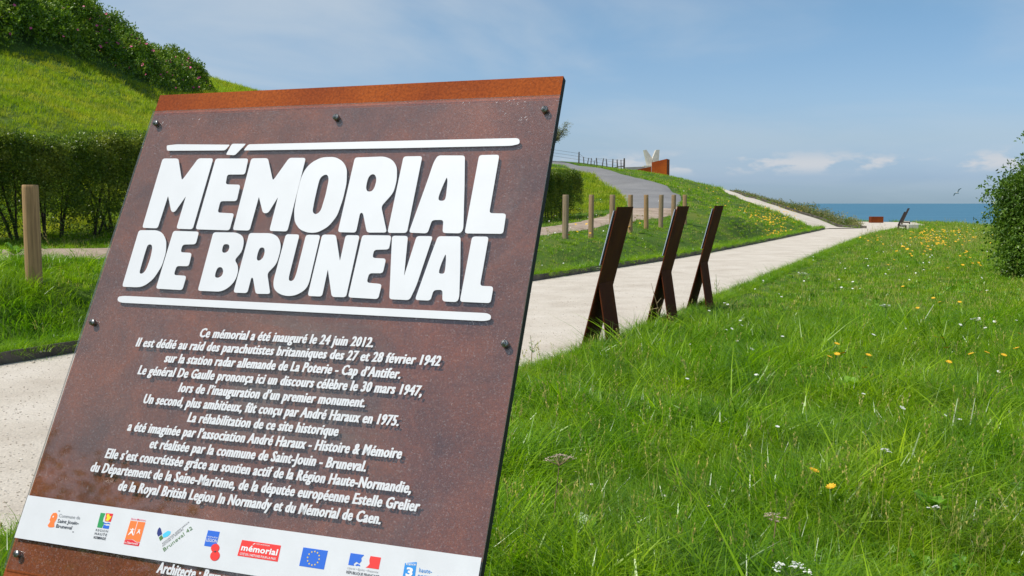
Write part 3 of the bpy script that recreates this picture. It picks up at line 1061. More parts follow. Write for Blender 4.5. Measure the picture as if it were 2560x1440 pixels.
def logo(shapes, texts, mats):
    o = print_mesh('logo', [(mi, 1 + lay, lp) for mi, lay, lp in shapes], mats, band, r=.6)
    if texts:
        t = text_obj('logo', texts, mats, None)
        bm = bmesh.new()
        bm.from_mesh(o.data)
        bm.from_mesh(t.data)
        bm.to_mesh(o.data)
        bm.free()
        td = t.data
        bpy.data.objects.remove(t)
        bpy.data.meshes.remove(td)
    return o


logo([(0, 0, [[(-591, -632.5), (-586, -631.5), (-583, -634), (-582.4, -638), (-582.9, -641), (-584.2, -644), (-583, -647), (-582.0, -649.2), (-586, -650.3), (-591, -650.6), (-593.6, -648.5), (-592, -645.8), (-591.5, -643), (-593.6, -641.5), (-592.6, -639.5), (-593.2, -637)]]),
      (1, 1, [ell(-588.7, -637, 1.0, 1.2, 10)]), (3, 0, [ell(-583, -629, .5, .8, 6)]), (3, 0, [ell(-581.5, -629, .5, .8, 6)]), (3, 0, [ell(-551, -651.8, .5, .8, 6)]), (3, 0, [ell(-549.5, -651.8, .5, .8, 6)])],
     [text_on('Commune de', -580, -636.4, -546, -635.6, 4.2, .0, 2, 0, 1, 2), text_on('Saint Jouin-', -579.8, -643.2, -545.2, -642.4, 4.4, .006, 2, 0, 1, 3), text_on('Bruneval', -579.4, -649.6, -554, -649.2, 4.4, .006, 2, 0, 1, 3)],
     [P_or, P_wt, P_gy, P_bk])
logo([(0, 0, [[(-516.6, -624), (-509, -623.8), (-510, -629), (-509.6, -634), (-506.5, -635.5), (-508, -642), (-515.6, -642), (-516.2, -633)]]), (1, 0, [[(-508, -623.4), (-497, -623), (-497.2, -633.2), (-506.6, -633.2)]]),
      (2, 1, [[(-505.5, -624), (-502.5, -624.4), (-501, -627), (-498.3, -626), (-499, -629.5), (-501.5, -632.6), (-505.8, -632.4), (-504.4, -629.5), (-505.9, -627)]]),
      (3, 0, [[(-508.5, -634.2), (-504, -635.6), (-500, -634.4), (-497.2, -635.2), (-497.3, -636.4), (-501, -635.8), (-505, -636.9), (-508.5, -635.6)]]),
      (3, 0, [[(-506.5, -637.4), (-502, -638.4), (-497.4, -637.8), (-497.2, -642), (-506.9, -642)]])],
     [text_on('REGION', -516, -646.6, -497, -646.2, 2.7, .0, 2, 0, 1.3, 4), text_on('HAUTE', -516, -651, -497, -650.8, 2.9, .008, 2, 0, 1.3, 4), text_on('NORMANDIE', -516, -655.7, -497, -655.5, 3.0, .02, 2, 0, 1, 4)],
     [P_gr, P_rd, P_yl, P_rb, P_bk])
fig = lambda cx, cy, s: [(1, 1, [[(cx - .5 * s, cy + 2.4 * s), (cx + 3.4 * s, cy + 4.0 * s), (cx + 3.0 * s, cy + 4.6 * s), (cx - 1 * s, cy + 3.4 * s)]]), (1, 1, [[(cx - 4 * s, cy + 3.6 * s), (cx, cy + 2.2 * s), (cx + .6 * s, cy + 3.2 * s), (cx - 3.6 * s, cy + 4.4 * s)]]),
                          (1, 1, [[(cx - 1.0 * s, cy + 3 * s), (cx + 1 * s, cy + 3 * s), (cx + 4.2 * s, cy - 3.6 * s), (cx + 3.4 * s, cy - 3.8 * s), (cx, cy - .4 * s), (cx - 4 * s, cy - 4.2 * s), (cx - 4.6 * s, cy - 3.4 * s)]]), (1, 1, [ell(cx, cy + 4.6 * s, 1 * s, 1 * s, 8)])]
logo([(0, 0, [[(-467.9, -628.2), (-445, -627.8), (-445, -651.6), (-450, -652.2), (-457, -649.8), (-468.2, -651.6)]]), (2, 0, [[(-468.2, -651.9), (-457, -650.4), (-450, -652.9), (-445, -652.3), (-445, -656.9), (-468.2, -656.9)]]),
      (1, 1, [[(-456.9, -628.3), (-456.2, -628.3), (-456.4, -645), (-457.1, -645)]])] + fig(-461, -642, .95) + fig(-450.6, -640.2, .62),
     [text_on('Seine-Maritime', -467.8, -627.0, -445.2, -626.6, 2.2, .004, 2, .15, 1, 3), text_on('Le Département', -467.2, -655.7, -446.4, -655.4, 2.4, .008, 3, .15, 1, 1)],
     [P_or, P_wt, P_rd, P_pk])
logo([(0, 0, [[(-422.6, -631.2), (-420, -632.4), (-415.8, -638.6), (-420.6, -642.2), (-423.6, -639), (-424, -634.6)]]), (1, 0, [[(-413.6, -637.6), (-409, -633.9), (-404.6, -634), (-404, -637), (-407, -640.4), (-412.6, -642.8), (-415.2, -639.2)]]),
      (2, 0, [[(-416.2, -639.9), (-412.5, -643.1), (-415.9, -647), (-419.2, -643.2)]])],
     [text_on('ASSOCIATION ANDRÉ HARAUX', -411.2, -650.5, -381, -620.6, 1.9, .0, 2, 0, 1.1, 3), text_on('HISTOIRE ET MÉMOIRE', -409.8, -653, -386.6, -629.8, 1.9, .0, 2, 0, 1.1, 3), text_on('Bruneval 42', -406, -658.4, -374, -627.6, 4.6, .0, 2, 0, 1.02, 2)],
     [P_nv, P_cy, P_og, P_bk])
logo([(0, 0, [[(-351.8, -626.5), (-334.8, -626.5), (-334.8, -644.9), (-351.8, -644.9)]]), (1, 1, [ell(-335.4, -645.6, 5.9, 5.0, 20)]), (1, 1, [ell(-333.0, -654.3, 6.7, 5.8, 20)]), (2, 2, [ell(-334.2, -649.6, 1.3, 1.0, 10)])],
     [text_on('THE ROYAL BRITISH', -350.4, -634.6, -335.6, -634.6, 1.6, .0, 2, 0, 1, 3), text_on('LEGION', -350.4, -639.5, -335.4, -639.5, 3.6, .0, 2, 0, .95, 3)],
     [P_rb, P_br, P_bk, P_wt])
logo([(0, 0, [[(-301.5, -632), (-247.5, -632), (-247, -650.4), (-302.6, -650.4)]]), (1, 1, [[(-285.5, -635.5), (-283.3, -633.6), (-281.8, -633.6), (-284, -635.5)]])],
     [text_on('mémorial', -299.5, -643.6, -249.6, -643.6, 6.6, .030, 2, .05, 1.05, 1), text_on('CITÉ DE L’HISTOIRE POUR LA PAIX', -299.6, -648.9, -250, -648.9, 2.5, .008, 2, 0, 1, 1), text_on('CAEN-NORMANDIE', -281, -634.9, -262, -634.9, 1.4, 0, 2, 0, 1, 1)],
     [P_br, P_wt])


def star(cx, cy, r):
    return [(cx + (r if i % 2 == 0 else r * .42) * math.sin(i * math.pi / 5), cy + (r if i % 2 == 0 else r * .42) * math.cos(i * math.pi / 5)) for i in range(10)]


o = print_mesh('logo', [(0, 1, [[(-217.8, -630.4), (-185.2, -630.4), (-185.2, -651.2), (-217.8, -651.2)]])] + [(1, 2, [star(-201.5 + 7.6 * math.sin(i * math.pi / 6), -640.8 + 7.6 * math.cos(i * math.pi / 6), 1.25)]) for i in range(12)], [P_rb, P_yl], band, do_fillet=False)
logo([(0, 0, [[(-156, -629.2), (-138.6, -629.2), (-141.4, -633), (-140.2, -636), (-142.6, -639.4), (-146.5, -637.6), (-149.5, -640.5), (-148, -642.3), (-156, -642.3)]]), (1, 0, [[(-130.6, -629.4), (-117.3, -629.4), (-117.3, -642.3), (-133.8, -642.3), (-131.4, -640.6), (-129.6, -638), (-131, -634)]]),
      (0, 0, [[(-147.5, -641.6), (-144.6, -639.6), (-141.2, -640.6), (-140.6, -642.2), (-143.5, -641.5), (-145.4, -642.3)]])],
     [text_on('Liberté • Égalité • Fraternité', -156, -646.6, -117, -646.4, 2.3, -.004, 2, .25, 1, 2), text_on('RÉPUBLIQUE FRANÇAISE', -156.2, -651.6, -115, -651.4, 3.0, .004, 2, 0, 1, 3)],
     [P_rb, P_br, P_gy, P_bk])
logo([(0, 0, [[(-87, -631.6), (-73, -628.7), (-72, -645.6), (-79, -648.6), (-86.6, -646)]])],
     [text_on('france', -85.4, -633.6, -73.6, -632.6, 2.8, .01, 2, 0, .95, 1), text_on('3', -83.6, -644.6, -75.4, -644.6, 8.6, .04, 2, 0, 1, 1), text_on('haute-', -68.4, -638.8, -53, -638.6, 4.6, .0, 2, 0, 1, 0), text_on('normandie', -68.6, -644.6, -40, -644.2, 4.6, .0, 2, 0, 1, 0)],
     [P_sky, P_wt])

# scratches and rubbed marks on the sheet
r_ = random.Random(12)
mb = MB()
for u, v, n, sp in ((-612, -58, 7, 9), (-560, -52, 3, 5), (-60, -44, 9, 9), (-42, -66, 8, 10), (-130, -40, 3, 5), (-600, -105, 4, 10), (-300, -300, 5, 150), (-330, -600, 6, 200), (-100, -330, 6, 60)):
    for _ in range(n):
        cu_, cv_ = u + r_.gauss(0, sp), v + r_.gauss(0, sp * .6)
        l_, w_, a = r_.uniform(1, 5.5 if sp < 50 else 2.5), r_.uniform(.15, .55), r_.uniform(.5, 1.1)
        ca, sa = math.cos(a) * l_ / 2, math.sin(a) * l_ / 2
        P4 = [(cu_ - ca, cv_ - sa), (cu_ + w_ * .5, cv_ - w_ * .4), (cu_ + ca, cv_ + sa), (cu_ - w_ * .5, cv_ + w_ * .4)]
        mb.add([(S(*p)[0], -.00485, S(*p)[1]) for p in P4], [(0, 1, 2, 3)])
mk = mb.build('scratch_marks', M_scratch, sheet)
mk['kind'] = 'stuff'

# screws with sockets
scm = None
for u, v in ((-628.4, -56), (-318.7, -57), (-13.7, -56.1), (-625.8, -373.5), (-13, -372.2), (-626.6, -688.7), (-13, -688.7)):
    if scm is None:
        mb = MB()
        mb.tube([(0, .010, 0), (0, -.0008, 0)], [.0042, .0042], 12, 0)
        prof = [(.0042, .0), (.0046, -.0006), (.0046, -.0036), (.0040, -.0043), (.0025, -.0045), (.0023, -.0022)]
        mb.tube([(0, y, 0) for r_, y in prof], [r_ for r_, y in prof], 16, 0, False)
        mb.tube([(0, -.0020, 0), (0, -.0024, 0)], [.0024, .0024], 8, 1)
        scm = mb.mesh('screw', [M_screw, M_dark])
    o = link('screw', scm, sign)
    x, z = S(u, v)
    o.location = (x, -.0048, z)


# ------------------------------------------------------------------ the three signs beside the path
def side_sign(px_top, px_bot, ybase, label):
    base = at_z(px_bot, ybase)
    d = base.y
    topz = 1.60
    wd = Vector((.42, .907, 0)).normalized()
    ld = Vector((.907, -.42, 0)).normalized()
    kx = (px_top - 1280) / FPX
    lean = (kx * d - base.x) / (ld.x - kx * ld.y)
    t = empty('leaning_sign', base)
    t.rotation_euler = (0, 0, math.atan2(ld.y, ld.x))
    # local x = lean direction, local y = width direction
    tag(t, label, 'information sign', 'leaning steel signs beside the path')
    L = math.hypot(lean, topz)
    k = lean / topz
    wid, thk = .56, .012
    def q(x, y, z): return (x, y, z)
    mb = MB()
    v = []
    for y in (0, wid):
        for (x, z) in ((-k * .1, -.1), (lean, topz), (lean + thk / math.cos(math.atan(k)), topz), (-k * .1 + thk / math.cos(math.atan(k)), -.1)):
            v.append((x, y, z))
    mb.add(v, [(0, 1, 2, 3), (7, 6, 5, 4), (0, 4, 5, 1), (1, 5, 6, 2), (2, 6, 7, 3), (3, 7, 4, 0)])
    mb.build('steel_panel', M_steel, t)
    zs = .74
    xs = k * zs + thk * .3
    fx = xs + .135
    v = []
    for y in (.02, wid * .86):
        for (x, z) in ((xs, zs), (fx, -.1), (fx + thk, -.1), (xs + thk * 1.1, zs)):
            v.append((x, y, z))
    mb = MB()
    mb.add(v, [(3, 2, 1, 0), (4, 5, 6, 7), (1, 5, 4, 0), (2, 6, 5, 1), (3, 7, 6, 2), (0, 4, 7, 3)])
    mb.build('strut', M_steel, t)
    mb = MB()
    v = []
    for y in (-.008, wid + .006):
        for (x, z) in ((k * .95 - .028, .95), (lean - k * .04 - .028, topz - .04), (lean - k * .04 - .020, topz - .04), (k * .95 - .020, .95)):
            v.append((x, y, z))
    mb.add(v, [(0, 1, 2, 3), (7, 6, 5, 4), (0, 4, 5, 1), (1, 5, 6, 2), (2, 6, 7, 3), (3, 7, 4, 0)])
    mb.build('clear_sheet', [M_sheet_side], t)
    for y in (.05, wid - .05):
        for z in (1.0, topz - .08):
            mb = MB()
            mb.tube([(k * z - .034, y, z), (k * z + .002, y, z)], .006, 8)
            mb.build('screw', M_screw, t)
    return t


M_sheet_side = plain('blue_white_printed_sheet', (.50, .56, .68), .3)
side_sign(1541, 1451, 871, 'tallest looking of three leaning steel signs, nearest to the big sign, grass at its feet')
side_sign(1692, 1613, 816, 'middle one of three leaning steel signs, dry twig in front of its foot')
side_sign(1785, 1714, 776, 'farthest and smallest looking of three leaning steel signs on the path edge')

# ------------------------------------------------------------------ round wooden posts
def round_post(x, y, h, rad, lean, label, seed, crack=False, group='round wooden posts in a row between meadow and gravel track'):
    rr_ = random.Random(seed)
    z = Hs(x, y)
    n = 20
    rings = []
    for i, (t, k) in enumerate(((-.12, 1.0), (.3, 1.0), (.65, .985), (.97, .97), (.993, .95), (1.0, .90))):
        ring = []
        for j in range(n):
            w = 2 * math.pi * j / n
            r_ = rad * k * (1 + .025 * math.sin(3 * w + seed) + rr_.uniform(-.006, .006))
            if crack and abs(((w - (-1.15)) + math.pi) % (2 * math.pi) - math.pi) < .12: r_ -= rad * .22
            ring.append((math.cos(w) * r_ + lean[0] * t, math.sin(w) * r_ + lean[1] * t, h * t))
        rings.append(ring)
    v = [q for r_ in rings for q in r_]
    fs = [(i * n + j, i * n + (j + 1) % n, (i + 1) * n + (j + 1) % n, (i + 1) * n + j) for i in range(len(rings) - 1) for j in range(n)]
    mb = MB()
    mb.add(v, fs, 0, True)
    mb.add(rings[-1], [tuple(range(n))])
    me = mb.mesh('wooden_post', [M_wood])
    o = link('wooden_post', me)
    o.location = (x, y, z)
    return tag(o, label, 'post', group)


round_post(-5.885, 12.1, 1.22, .097, (.0, 0), 'thick round wooden post with a long crack, alone left of the big sign', 1, True)
PN = ['first', 'second', 'third', 'fourth', 'fifth', 'sixth', 'seventh', 'eighth']
PL = ['nearest round wooden post right of the big sign, beside the hedge end', 'second round wooden post from the hedge end, greyer and slimmer', 'round wooden post just left of the nearest leaning sign',
      'dark round wooden post directly behind the top of the nearest leaning sign', 'round wooden post standing alone in front of the road end, left one', 'round wooden post before the road end, right of the lone left one',
      'round wooden post partly behind the middle leaning sign', 'last round wooden post, at the right edge of the grey road']
for i, px in enumerate((1413, 1477, 1529, 1575, 1615, 1651, 1682, 1711)):
    d = 27.4 * 1054 / (2467 - px)
    x = (px - 1280) / FPX * d
    z = Hs(x, d)
    top = 1.65 + (506 - (487 if i != 2 else 487)) / FPX * d
    rr_ = random.Random(i)
    round_post(x, d, top - z, .084 + rr_.uniform(-.006, .006), (rr_.uniform(-.02, .02), 0), PL[i], 10 + i)

# ------------------------------------------------------------------ wire fence on the ridge
fence = empty('wire_fence', (6.6, 97, Hs(6.6, 97)))
tag(fence, 'weathered wire fence of uneven thin posts on the ridge along the road', 'fence')
FP = [(1447, 380, 408, 2), (1460, 393, 410, 1.4), (1468, 395, 411, 1.4), (1477, 396, 413, 1.4), (1484, 403, 414, 1.2), (1493, 395, 415, 1.6), (1505, 397, 418, 1.5), (1518, 397, 419, 1.5), (1531, 397, 421, 1.8), (1544, 395, 420, 1.8), (1553, 399, 425, 1.4), (1560, 396, 427, 2.6)]
ptop = []
for i, (px, y0, y1, w_) in enumerate(FP):
    d = 97 - (px - 1447) / 113 * 2
    p = at_d(px, y1, d)
    z = Hs(p.x, d)
    h = (y1 - y0) / FPX * d
    rr_ = random.Random(i + 50)
    mb = MB()
    l_ = (rr_.uniform(-.12, .16), 0)
    r0 = w_ / FPX * d * .9
    mb.tube([(0, 0, -.3), (l_[0] * .5, 0, h * .5), (l_[0], 0, h)], [r0, r0 * .95, r0 * .8], 7)
    o = mb.build('post', M_oldwood, fence)
    o.location = Vector((p.x, d, z)) - fence.location
    ptop.append((p.x, d, z, h))
mb = MB()
p = at_d(1560, 415, 95)
q = at_d(1533, 424, 95.5)
mb.tube([Vector(p) - fence.location, Vector((q.x, q.y, Hs(q.x, q.y) + .1)) - fence.location], .05, 6)
mb.build('brace', M_oldwood, fence)
for hh in (.35, .65, .95):
    pts = [(-.4, 96, Hs(-.4, 96) + hh + .5), (3.0, 97, Hs(3.0, 97) + hh + .25)] + [(x, y, z + min(hh, h - .04)) for x, y, z, h in ptop]
    mb = MB()
    mb.tube([Vector(q_) - fence.location for q_ in pts], .012, 4)
    mb.build('wire', M_wire, fence)

# ------------------------------------------------------------------ memorial on the ridge
D = 100.0


def PX(px, py, d=D): return at_d(px, py, d)


def slab(name, px_list, d0, d1, mat, parent):
    """upright slab: front outline given in the plane at distance d0, thickness d1-d0"""
    mb = MB()
    mb.prism([(PX(x, y, d0).x, PX(x, y, d0).z) for x, y in px_list], d0, d1)
    me = mb.mesh(name, [mat])
    for v in me.vertices: v.co -= parent.location
    return link(name, me, parent)


wall = empty('steel_wall', PX(1650, 445))
tag(wall, 'big orange rusted steel wall with long low ramp part on the ridge', 'wall')
# main block: lit front plate and a side plate turned to the right
p0, p1, p2 = PX(1627, 438), PX(1660, 436), PX(1675, 446)
zt = PX(1660, 398.5).z
f = PX(1627, 406.5).z
mb = MB()
A, B, C_ = Vector((p0.x, 99.2, 0)), Vector((p1.x + .05, 98.6, 0)), Vector((p2.x, 100.4, 0))
n1_ = Vector((.1, .9, 0))
zb = Hs(p1.x, 99) - .5
mb.add([(A.x, A.y, zb), (B.x, B.y, zb), (B.x, B.y, zt), (A.x, A.y, f), (A.x, A.y + .25, zb), (B.x + .02, B.y + .25, zb), (B.x + .02, B.y + .25, zt), (A.x, A.y + .25, f)],
       [(0, 1, 2, 3), (7, 6, 5, 4), (0, 3, 7, 4), (1, 5, 6, 2), (3, 2, 6, 7)])
for i, v in enumerate(mb.v): mb.v[i] = tuple(Vector(v) - wall.location)
mb.build('front_plate', M_wallsteel, wall)
mb = MB()
mb.add([(B.x + .004, B.y, zb - .6), (C_.x, C_.y, zb - .6), (C_.x, C_.y, zt), (B.x + .004, B.y, zt), (B.x - .0, B.y + .3, zb - .6), (C_.x - .3, C_.y + .1, zb - .6), (C_.x - .3, C_.y + .1, zt), (B.x, B.y + .3, zt)],
       [(0, 1, 2, 3), (7, 6, 5, 4), (0, 3, 7, 4), (1, 5, 6, 2), (3, 2, 6, 7)])
for i, v in enumerate(mb.v): mb.v[i] = tuple(Vector(v) - wall.location)
mb.build('side_plate', M_wallsteel, wall)
slab('ramp_plate', [(1568, 429), (1628, 416.5), (1628, 446), (1600, 440)], 99.4, 99.6, M_wallsteel, wall)
mon = empty('white_monument', PX(1625, 420, 103))
tag(mon, 'white V shaped concrete monument of two blades behind the rusted wall', 'monument')
slab('left_blade', [(1611, 375), (1616, 374), (1631, 396), (1629, 416), (1620, 416)], 102.6, 103.6, M_concrete, mon)
mb = MB()
q0 = [PX(x, y, 102.4) for x, y in ((1631, 397), (1640, 374.5), (1649, 374.5), (1647, 404), (1635, 416))]
mb.prism([(v.x, v.z) for v in q0], 102.4, 103.2)
me = mb.mesh('right_blade', [M_concrete])
for v in me.vertices: v.co -= mon.location
link('right_blade', me, mon)
slab('pedestal', [(1610, 414), (1636, 414), (1638, 436), (1608, 436)], 102.0, 103.8, M_concrete, mon)
lowwall = empty('low_concrete_wall', PX(1585, 424, 97.5))
tag(lowwall, 'low grey concrete wall between the fence end and the rusted ramp', 'wall')
slab('wall_face', [(1563, 418), (1612, 416.5), (1612, 432), (1563, 432)], 100.2, 100.6, M_greyconc, lowwall)
for o in list(lowwall.children):
    me = o.data
    bpy.data.objects.remove(o)
    bpy.data.objects.remove(lowwall)
    for v in me.vertices: v.co += PX(1585, 424, 97.5)
    lw = link('low_concrete_wall', me)
    tag(lw, 'low grey concrete wall between the fence end and the rusted ramp', 'wall')

# ------------------------------------------------------------------ plaza furniture
mb = MB()
p = at_z(2190, 557)
mb.box((-.50, -.28, 0), (.50, .28, .50))
me = mb.mesh('steel_block', [M_steelblock := mat_corten('brown_steel_block', .62, .1, .2)])
bevel_mesh(me, .015)
o = link('steel_block', me)
o.location = (p.x, p.y, .004)
tag(o, 'low rectangular rusty steel block standing alone at the seaward edge of the plaza', 'block')


M_bench = plain('dark_bench_steel', (.035, .022, .020), .6, var=.3, scale=6)


def lounge(px0, py0, label, sc_=1.0, yoff=0.0):
    base = at_z(px0, py0)
    t = empty('steel_bench', (base.x, base.y + yoff, .004))
    t.rotation_euler = (0, 0, R(-21.5))
    tag(t, label, 'bench', 'slanted steel benches at the plaza edge')
    k = base.y / FPX * sc_

    def pr(name, poly, y0, y1, mat=M_bench):
        mb = MB()
        mb.prism([(x * k, z * k) for x, z in poly], y0, y1)
        return mb.build(name, mat, t)
    # side outline: slanted back, seat, legs
    pr('backrest', [(.2, 13), (14.5, 46), (19.5, 46), (5.6, 13)], 0, .7)
    pr('rear_leg', [(0, 0), (4, 0), (4.4, 12.9), (.6, 12.9)], 0, .7)
    pr('seat', [(4.5, 9.5), (21.5, 9.5), (21.5, 12.4), (4.5, 12.4)], 0, .7)
    pr('seat_board', [(4.8, 12.5), (20.5, 12.5), (20.5, 14.1), (5.4, 14.1)], .02, .68, M_concrete)
    pr('front_leg', [(18.5, 0), (21.5, 0), (21.5, 9.4), (18.5, 9.4)], 0, .7)
    return t


lounge(2243, 576, 'dark steel bench with slanted back at the plaza edge, lower and nearer of two', 1.0)
lounge(2252, 567, 'dark steel bench with slanted back at the plaza edge, standing higher behind the other', 1.0)
mb = MB()
mb.box((0, 0, 0), (.62, .35, .34))
me = mb.mesh('stone_block', [M_concrete])
bevel_mesh(me, .02)
o = link('stone_block', me)
q = at_z(2274, 575)
o.location = (q.x, q.y + .2, 0)
tag(o, 'pale low stone block in the grass right beside the slanted benches', 'block')

# gull over the sea
gb = at_d(2394, 483, 120)
mb = MB()
mb.tube([(-.22, 0, .0), (-.12, 0, .03), (.05, 0, .04), (.18, 0, .05), (.26, 0, .05)], [.01, .05, .07, .045, .012], 8)
mb.add([(.08, .03, .06), (-.06, .03, .06), (-.12, .35, .26), (.06, .33, .28), (-.10, .62, .20), (.0, .60, .22)], [(0, 1, 2, 3), (3, 2, 4, 5)])
mb.add([(.08, -.03, .06), (-.06, -.03, .06), (-.12, -.35, .22), (.06, -.33, .24), (-.10, -.60, .10), (.0, -.58, .12)], [(3, 2, 1, 0), (5, 4, 2, 3)])
o = mb.build('seagull', M_whitefl)
o.location = gb
o.scale = (1.1, 1.1, 1.1)
o.rotation_euler = (R(40), R(-10), R(205))
tag(o, 'small white gull flying over the sea near the horizon', 'bird')


# ------------------------------------------------------------------ scattering
def proto(name, me, mat=None):
    if mat is not None: me.materials.append(mat)
    return bpy.data.objects.new(name, me)


def scatter(name, P, rot, scl, pick, protos, parent=None, mat=None):
    """many small pieces as one object: points carrying rotation, size and which piece"""
    P = np.asarray(P, float)
    me = bpy.data.meshes.new(name)
    me.vertices.add(len(P))
    me.vertices.foreach_set('co', P.ravel())
    for nm, typ, arr in (('rot', 'FLOAT_VECTOR', rot), ('scl', 'FLOAT', scl), ('pick', 'INT', pick)):
        at = me.attributes.new(nm, typ, 'POINT')
        at.data.foreach_set('vector' if typ == 'FLOAT_VECTOR' else 'value', np.asarray(arr, dtype=np.int32 if typ == 'INT' else float).ravel())
    o = link(name, me, parent)
    ng = bpy.data.node_groups.new(name, 'GeometryNodeTree')
    ng.interface.new_socket('Geometry', in_out='INPUT', socket_type='NodeSocketGeometry')
    ng.interface.new_socket('Geometry', in_out='OUTPUT', socket_type='NodeSocketGeometry')
    N, L = ng.nodes, ng.links
    gi, go, jn = N.new('NodeGroupInput'), N.new('NodeGroupOutput'), N.new('GeometryNodeJoinGeometry')

    def attr(nm, typ):
        a = N.new('GeometryNodeInputNamedAttribute')
        a.data_type = typ
        a.inputs['Name'].default_value = nm
        return a.outputs['Attribute']
    ar, as_, ap = attr('rot', 'FLOAT_VECTOR'), attr('scl', 'FLOAT'), attr('pick', 'INT')
    e2r = N.new('FunctionNodeEulerToRotation')
    L.new(ar, e2r.inputs[0])
    for i, po in enumerate(protos):
        ip, oi, cmp_ = N.new('GeometryNodeInstanceOnPoints'), N.new('GeometryNodeObjectInfo'), N.new('FunctionNodeCompare')
        cmp_.data_type = 'INT'
        cmp_.operation = 'EQUAL'
        L.new(ap, cmp_.inputs[2])
        cmp_.inputs[3].default_value = i
        oi.inputs['Object'].default_value = po
        L.new(gi.outputs[0], ip.inputs['Points'])
        L.new(cmp_.outputs[0], ip.inputs['Selection'])
        L.new(oi.outputs['Geometry'], ip.inputs['Instance'])
        L.new(e2r.outputs[0], ip.inputs['Rotation'])
        L.new(as_, ip.inputs['Scale'])
        L.new(ip.outputs[0], jn.inputs[0])
    L.new(jn.outputs[0], go.inputs[0])
    md = o.modifiers.new('scatter', 'NODES')
    md.node_group = ng
    if parent is not None: pass
    o['kind'] = 'stuff'
    return o


def blade(V, F, x, y, az, h, w, bend, seg=3, droop=1.0):
    b0 = len(V)
    ca, sa = math.cos(az), math.sin(az)
    for i in range(seg + 1):
        t = i / seg
        out = bend * t ** 1.8
        zz = h * (t - .35 * droop * bend / max(h, .01) * t * t)
        ww = w * (1 - t ** 1.6) * .5
        cx, cy = x + ca * out, y + sa * out
        if i < seg:
            V += [(cx - sa * ww, cy + ca * ww, zz), (cx + sa * ww, cy - ca * ww, zz)]
        else:
            V.append((cx, cy, zz))
    for i in range(seg - 1):
        k = b0 + i * 2
        F.append((k, k + 1, k + 3, k + 2))
    k = b0 + (seg - 1) * 2
    F.append((k, k + 1, k + 2))


def tuft(nb, h, spread, w, bend, seed, mat, seg=3):
    r_ = random.Random(seed)
    V, F = [], []
    for _ in range(nb):
        rad = spread * math.sqrt(r_.random())
        th_ = r_.uniform(0, 2 * math.pi)
        hh = h * r_.uniform(.45, 1.1)
        blade(V, F, rad * math.cos(th_), rad * math.sin(th_), th_ + r_.uniform(-1.2, 1.2), hh, w * r_.uniform(.6, 1.3), hh * bend * r_.uniform(.2, 1.3), seg)
    me = bpy.data.meshes.new('grass_tuft')
    me.from_pydata(V, [], F)
    return proto('grass_tuft', me, mat)


def leafcluster(n, rad, ll, lw, seed, mat, flat=.7):
    r_ = random.Random(seed)
    V, F = [], []
    for _ in range(n):
        d = Vector((r_.gauss(0, 1), r_.gauss(0, 1), r_.gauss(0, flat))).normalized() * rad * r_.random() ** .4
        ax = (d.normalized() * .6 + Vector((r_.gauss(0, 1), r_.gauss(0, 1), r_.gauss(.2, .6)))).normalized()
        nn = ax.cross(Vector((r_.gauss(0, 1), r_.gauss(0, 1), r_.gauss(0, .6)))).normalized()
        L, w = ll * r_.uniform(.6, 1.3), lw * r_.uniform(.7, 1.2)
        up = ax.cross(nn) * w * .22
        b0 = len(V)
        V += [tuple(d), tuple(d + ax * L * .5 + nn * w * .5 + up), tuple(d + ax * L), tuple(d + ax * L * .5 - nn * w * .5 + up), tuple(d + ax * L * .5)]
        F += [(b0, b0 + 1, b0 + 2, b0 + 4), (b0, b0 + 4, b0 + 2, b0 + 3)]
    me = bpy.data.meshes.new('leaf_cluster')
    me.from_pydata(V, [], F)
    return proto('leaf_cluster', me, mat)


M_grass_pale = M_tall
GL = [tuft(34, .17, .09, .0055, 1.1, 1, M_grass), tuft(30, .21, .10, .0062, 1.4, 2, M_grass), tuft(38, .13, .09, .0052, .8, 3, M_grass), tuft(30, .25, .11, .0050, 1.6, 4, M_grass), tuft(40, .10, .10, .0065, 1.0, 5, M_grass), tuft(12, .22, .10, .0105, 1.7, 6, M_grass, 4), tuft(14, .17, .10, .0090, 1.3, 7, M_grass, 4)]
GF = [tuft(26, .105, .12, .010, .7, 11, M_grass, 2), tuft(24, .13, .13, .010, 1.0, 12, M_grass, 2), tuft(28, .08, .12, .011, .8, 13, M_grass, 2), tuft(9, .12, .14, .009, 1.0, 14, M_grass_pale, 2)]
GY = [tuft(26, .11, .12, .010, .7, 21, M_lawn, 2), tuft(24, .08, .13, .011, .8, 22, M_lawn, 2), tuft(20, .15, .13, .009, .7, 23, M_lawn, 2)]
GT = [tuft(5, .42, .06, .0030, .35, 31, M_tall), tuft(4, .34, .05, .0030, .5, 32, M_tall)]


def seedhead(seed, h):
    r_ = random.Random(seed)
    V, F = [], []
    for _ in range(3):
        th_ = r_.uniform(0, 6.28)
        hh = h * r_.uniform(.8, 1.1)
        bx, by = .03 * math.cos(th_), .03 * math.sin(th_)
        blade(V, F, bx, by, th_, hh, .0026, hh * .25, 3, .2)
        tx, ty = bx + math.cos(th_) * hh * .24, by + math.sin(th_) * hh * .24
        for k in range(7):
            b0 = len(V)
            z = hh * (.80 + .035 * k)
            a = r_.uniform(0, 6.28)
            s_ = .010
            V += [(tx * (.75 + .035 * k), ty * (.75 + .035 * k), z), (tx * (.75 + .035 * k) + math.cos(a) * s_, ty * (.75 + .035 * k) + math.sin(a) * s_, z + .012), (tx * (.75 + .035 * k), ty * (.75 + .035 * k), z + .02)]
            F.append((b0, b0 + 1, b0 + 2))
    me = bpy.data.meshes.new('grass_seedhead')
    me.from_pydata(V, [], F)
    return proto('grass_seedhead', me, M_tall)


GT += [seedhead(1, .38), seedhead(2, .30)]


